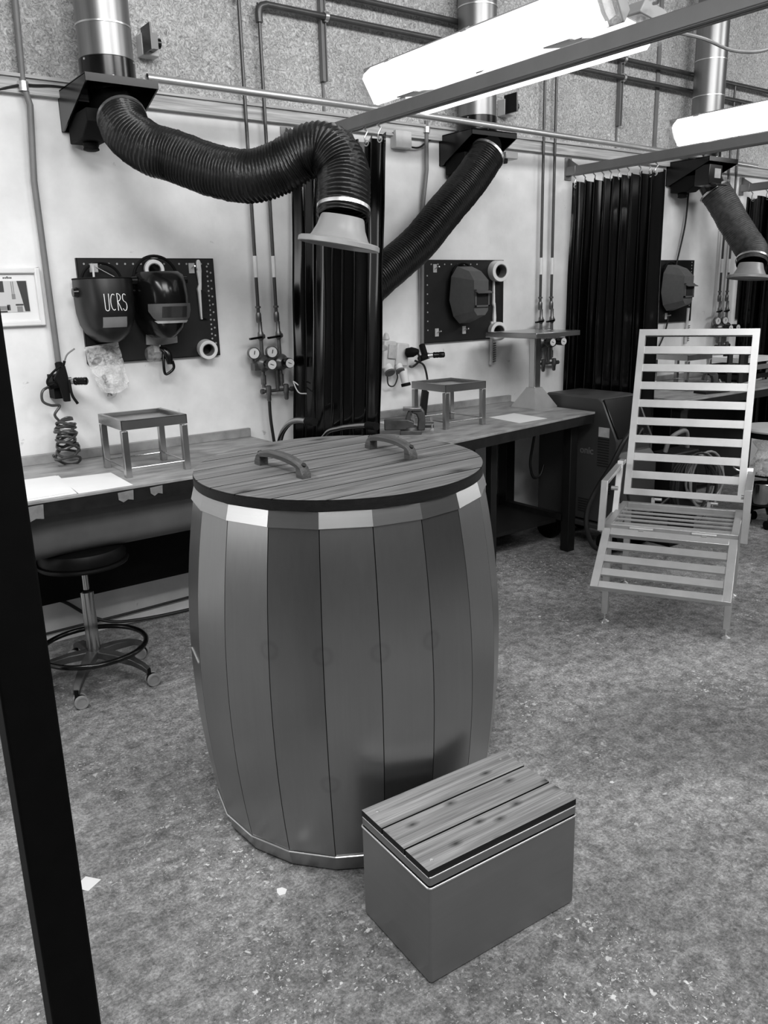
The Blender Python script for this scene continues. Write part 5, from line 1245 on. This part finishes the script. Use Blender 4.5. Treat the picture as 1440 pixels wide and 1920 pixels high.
# ================================================================== THIRD BOOTH CLUTTER AND TROLLEY
t = thing('bar_stand', 'dark upright flat bars on a stand on third workbench', 'stand', (5.34, 3.2, Z1))
for x, y, hh in ((5.10, 3.05, 0.24), (5.36, 3.12, 0.25), (5.55, 3.20, 0.25)):
    obj('bar', MB().box((x, y, Z1 + hh / 2), (0.05, 0.012, hh)), 'darksteel', t)
obj('cross_bar', MB().bar((5.05, 3.06, Z1 + 0.23), (5.62, 3.23, Z1 + 0.24), 0.02, 0.012), 'darksteel', t)
o = obj('round_bar', MB().cyl((5.10, 3.03, Z1 + 0.02), (5.42, 3.00, Z1 + 0.055), 0.007, n=8), 'clamp'); tag(o, 'bright thin rod lying across third workbench', 'rod')
o = obj('flat_plate', MB().prism([(4.80, 3.02, Z1), (5.02, 2.985, Z1), (5.04, 3.10, Z1), (4.82, 3.12, Z1)], (0, 0, 0.016)), 'darksteel'); tag(o, 'dark steel plate lying near front corner of third workbench', 'plate')
for k, (z, m_, lab) in enumerate(((Z1 + 0.02, 'darksteel', 'dark tray lowest of the tray stack on third workbench'), (Z1 + 0.085, 'conduit', 'grey tray in middle of the tray stack on third workbench'), (Z1 + 0.14, 'white', 'white tray topmost of the tray stack on third workbench'))):
    mb = MB().box((5.72, 3.35, z), (0.36, 0.30, 0.006))
    for s in (-1, 1): mb.box((5.72 + s * 0.178, 3.35, z + 0.015), (0.005, 0.30, 0.035)); mb.box((5.72, 3.35 + s * 0.148, z + 0.015), (0.36, 0.005, 0.035))
    for q in (-1, 1):
        for s in (-1, 1): mb.box((5.72 + q * 0.16, 3.35 + s * 0.13, z - (0.02 if k else 0.01)), (0.012, 0.012, 0.05 if k else 0.02))
    tag(obj('shallow_tray', mb, m_, bevel=0.001), lab, 'tray', 'stacked trays on the third bench')
o = obj('tool_roll', MB().cyl((5.62, 3.26, Z1 + 0.20), (5.84, 3.34, Z1 + 0.20), 0.028, n=18), 'blackmatt'); tag(o, 'dark roll lying on top of the tray stack', 'roll')
t = thing('tool_trolley', 'rolling trolley with round top and lower shelf beside the chair', 'trolley', (4.98, 2.66, 0))
tx, ty = 5.02, 2.66
obj('round_top', MB().lathe([(0.02, 0.615), (0.19, 0.615), (0.195, 0.625), (0.19, 0.637), (0.0, 0.64)], (tx, ty, 0), n=40), 'offwhite', t)
obj('under_tray', MB().lathe([(0.02, 0.555), (0.165, 0.575), (0.17, 0.61), (0.02, 0.61)], (tx, ty, 0), n=36), 'blackmatt', t)
obj('column', MB().cyl((tx + 0.13, ty + 0.06, 0.12), (tx + 0.13, ty + 0.06, 0.58), 0.025, n=14), 'darksteel', t)
obj('shelf', MB().lathe([(0.01, 0.33), (0.16, 0.335), (0.165, 0.35), (0.01, 0.352)], (tx, ty, 0), n=36), 'blackmatt', t)
obj('lower_shelf', MB().lathe([(0.01, 0.145), (0.155, 0.15), (0.16, 0.162), (0.01, 0.164)], (tx, ty, 0), n=36), 'darksteel', t)
for k in range(5):
    a = 2 * PI * k / 5 + 3.75; d = Vector((math.cos(a), math.sin(a), 0))
    p = Vector((tx, ty, 0)) + d * 0.13
    lg = obj('base_leg', MB().bar((tx, ty, 0.125), p + Vector((0, 0, 0.105)), 0.03, 0.02), 'blackmatt', t)
    obj('castor', MB().cyl(p + Vector((0, 0, 0.05)), p + Vector((0, 0, 0.11)), 0.008, n=8).cyl(p + Vector((-0.018, 0.008, 0.029)), p + Vector((0.018, -0.008, 0.029)), 0.029, n=20), 'blackmatt', lg)
t = thing('plastic_bag', 'crumpled clear plastic bag on trolley shelf beside the chair', 'bag', (4.95, 2.6, 0.352))
rows = []
for j in range(16):
    v = j / 15; row = []
    for i in range(29):
        a = 2 * PI * i / 28; rr = (0.095 - 0.06 * v ** 1.5 + (0.05 * max(0, v - 0.75) / 0.25)) * (1 + 0.22 * noise.noise(Vector((math.cos(a) * 2, math.sin(a) * 2, v * 5))))
        row.append(Vector((tx - 0.095 + rr * math.cos(a), ty - 0.015 + rr * math.sin(a), 0.354 + 0.20 * v)))
    rows.append(row)
obj('film', MB().grid(rows), 'bag', t, ang=20)
obj('contents', MB().lathe([(0.01, 0), (0.07, 0.004), (0.078, 0.05), (0.05, 0.085), (0.01, 0.09)], (tx - 0.095, ty - 0.015, 0.355), n=18), 'rubber', t)
t = thing('metal_cup', 'shiny steel cup on lower trolley shelf', 'cup', (4.93, 2.60, 0.165))
obj('cup', MB().lathe([(0.0, 0.0), (0.054, 0.0), (0.058, 0.006), (0.060, 0.125), (0.064, 0.128), (0.062, 0.131), (0.057, 0.127), (0.055, 0.008), (0.0, 0.008)], (tx - 0.112, ty - 0.02, 0.166), n=36), 'chrome', t)
o = obj('wire_loop', MB().tube(smooth_path([(4.86, 2.66, 0.372), (4.76, 2.69, 0.38), (4.72, 2.73, 0.40), (4.76, 2.76, 0.41), (4.88, 2.75, 0.372)], 8), 0.006, 8), 'clamp'); tag(o, 'bright wire loop jutting from trolley shelf behind chair', 'wire')

# ================================================================== SCRAPS ON THE FLOOR
def scrap(x, y, r, n, seed, label, mat='paper'):
    rnd = random.Random(seed); a0 = rnd.uniform(0, 6.28)
    poly = [(x + r * rnd.uniform(0.6, 1.1) * math.cos(a0 + 2 * PI * i / n), y + r * rnd.uniform(0.6, 1.1) * math.sin(a0 + 2 * PI * i / n), 0.0004) for i in range(n)]
    tag(obj('paper_scrap', MB().prism(poly, (0, 0, 0.0012)), mat), label, 'scrap', 'paper scraps on the floor')
scrap(0.448, 1.995, 0.034, 4, 2, 'square white paper scrap on floor beside the black post')
scrap(0.841, 1.646, 0.016, 6, 5, 'small torn paper scrap on floor in front of the barrel')
scrap(1.906, 1.426, 0.009, 5, 8, 'tiny white scrap on open floor beyond the step box')
rnd = random.Random(21)
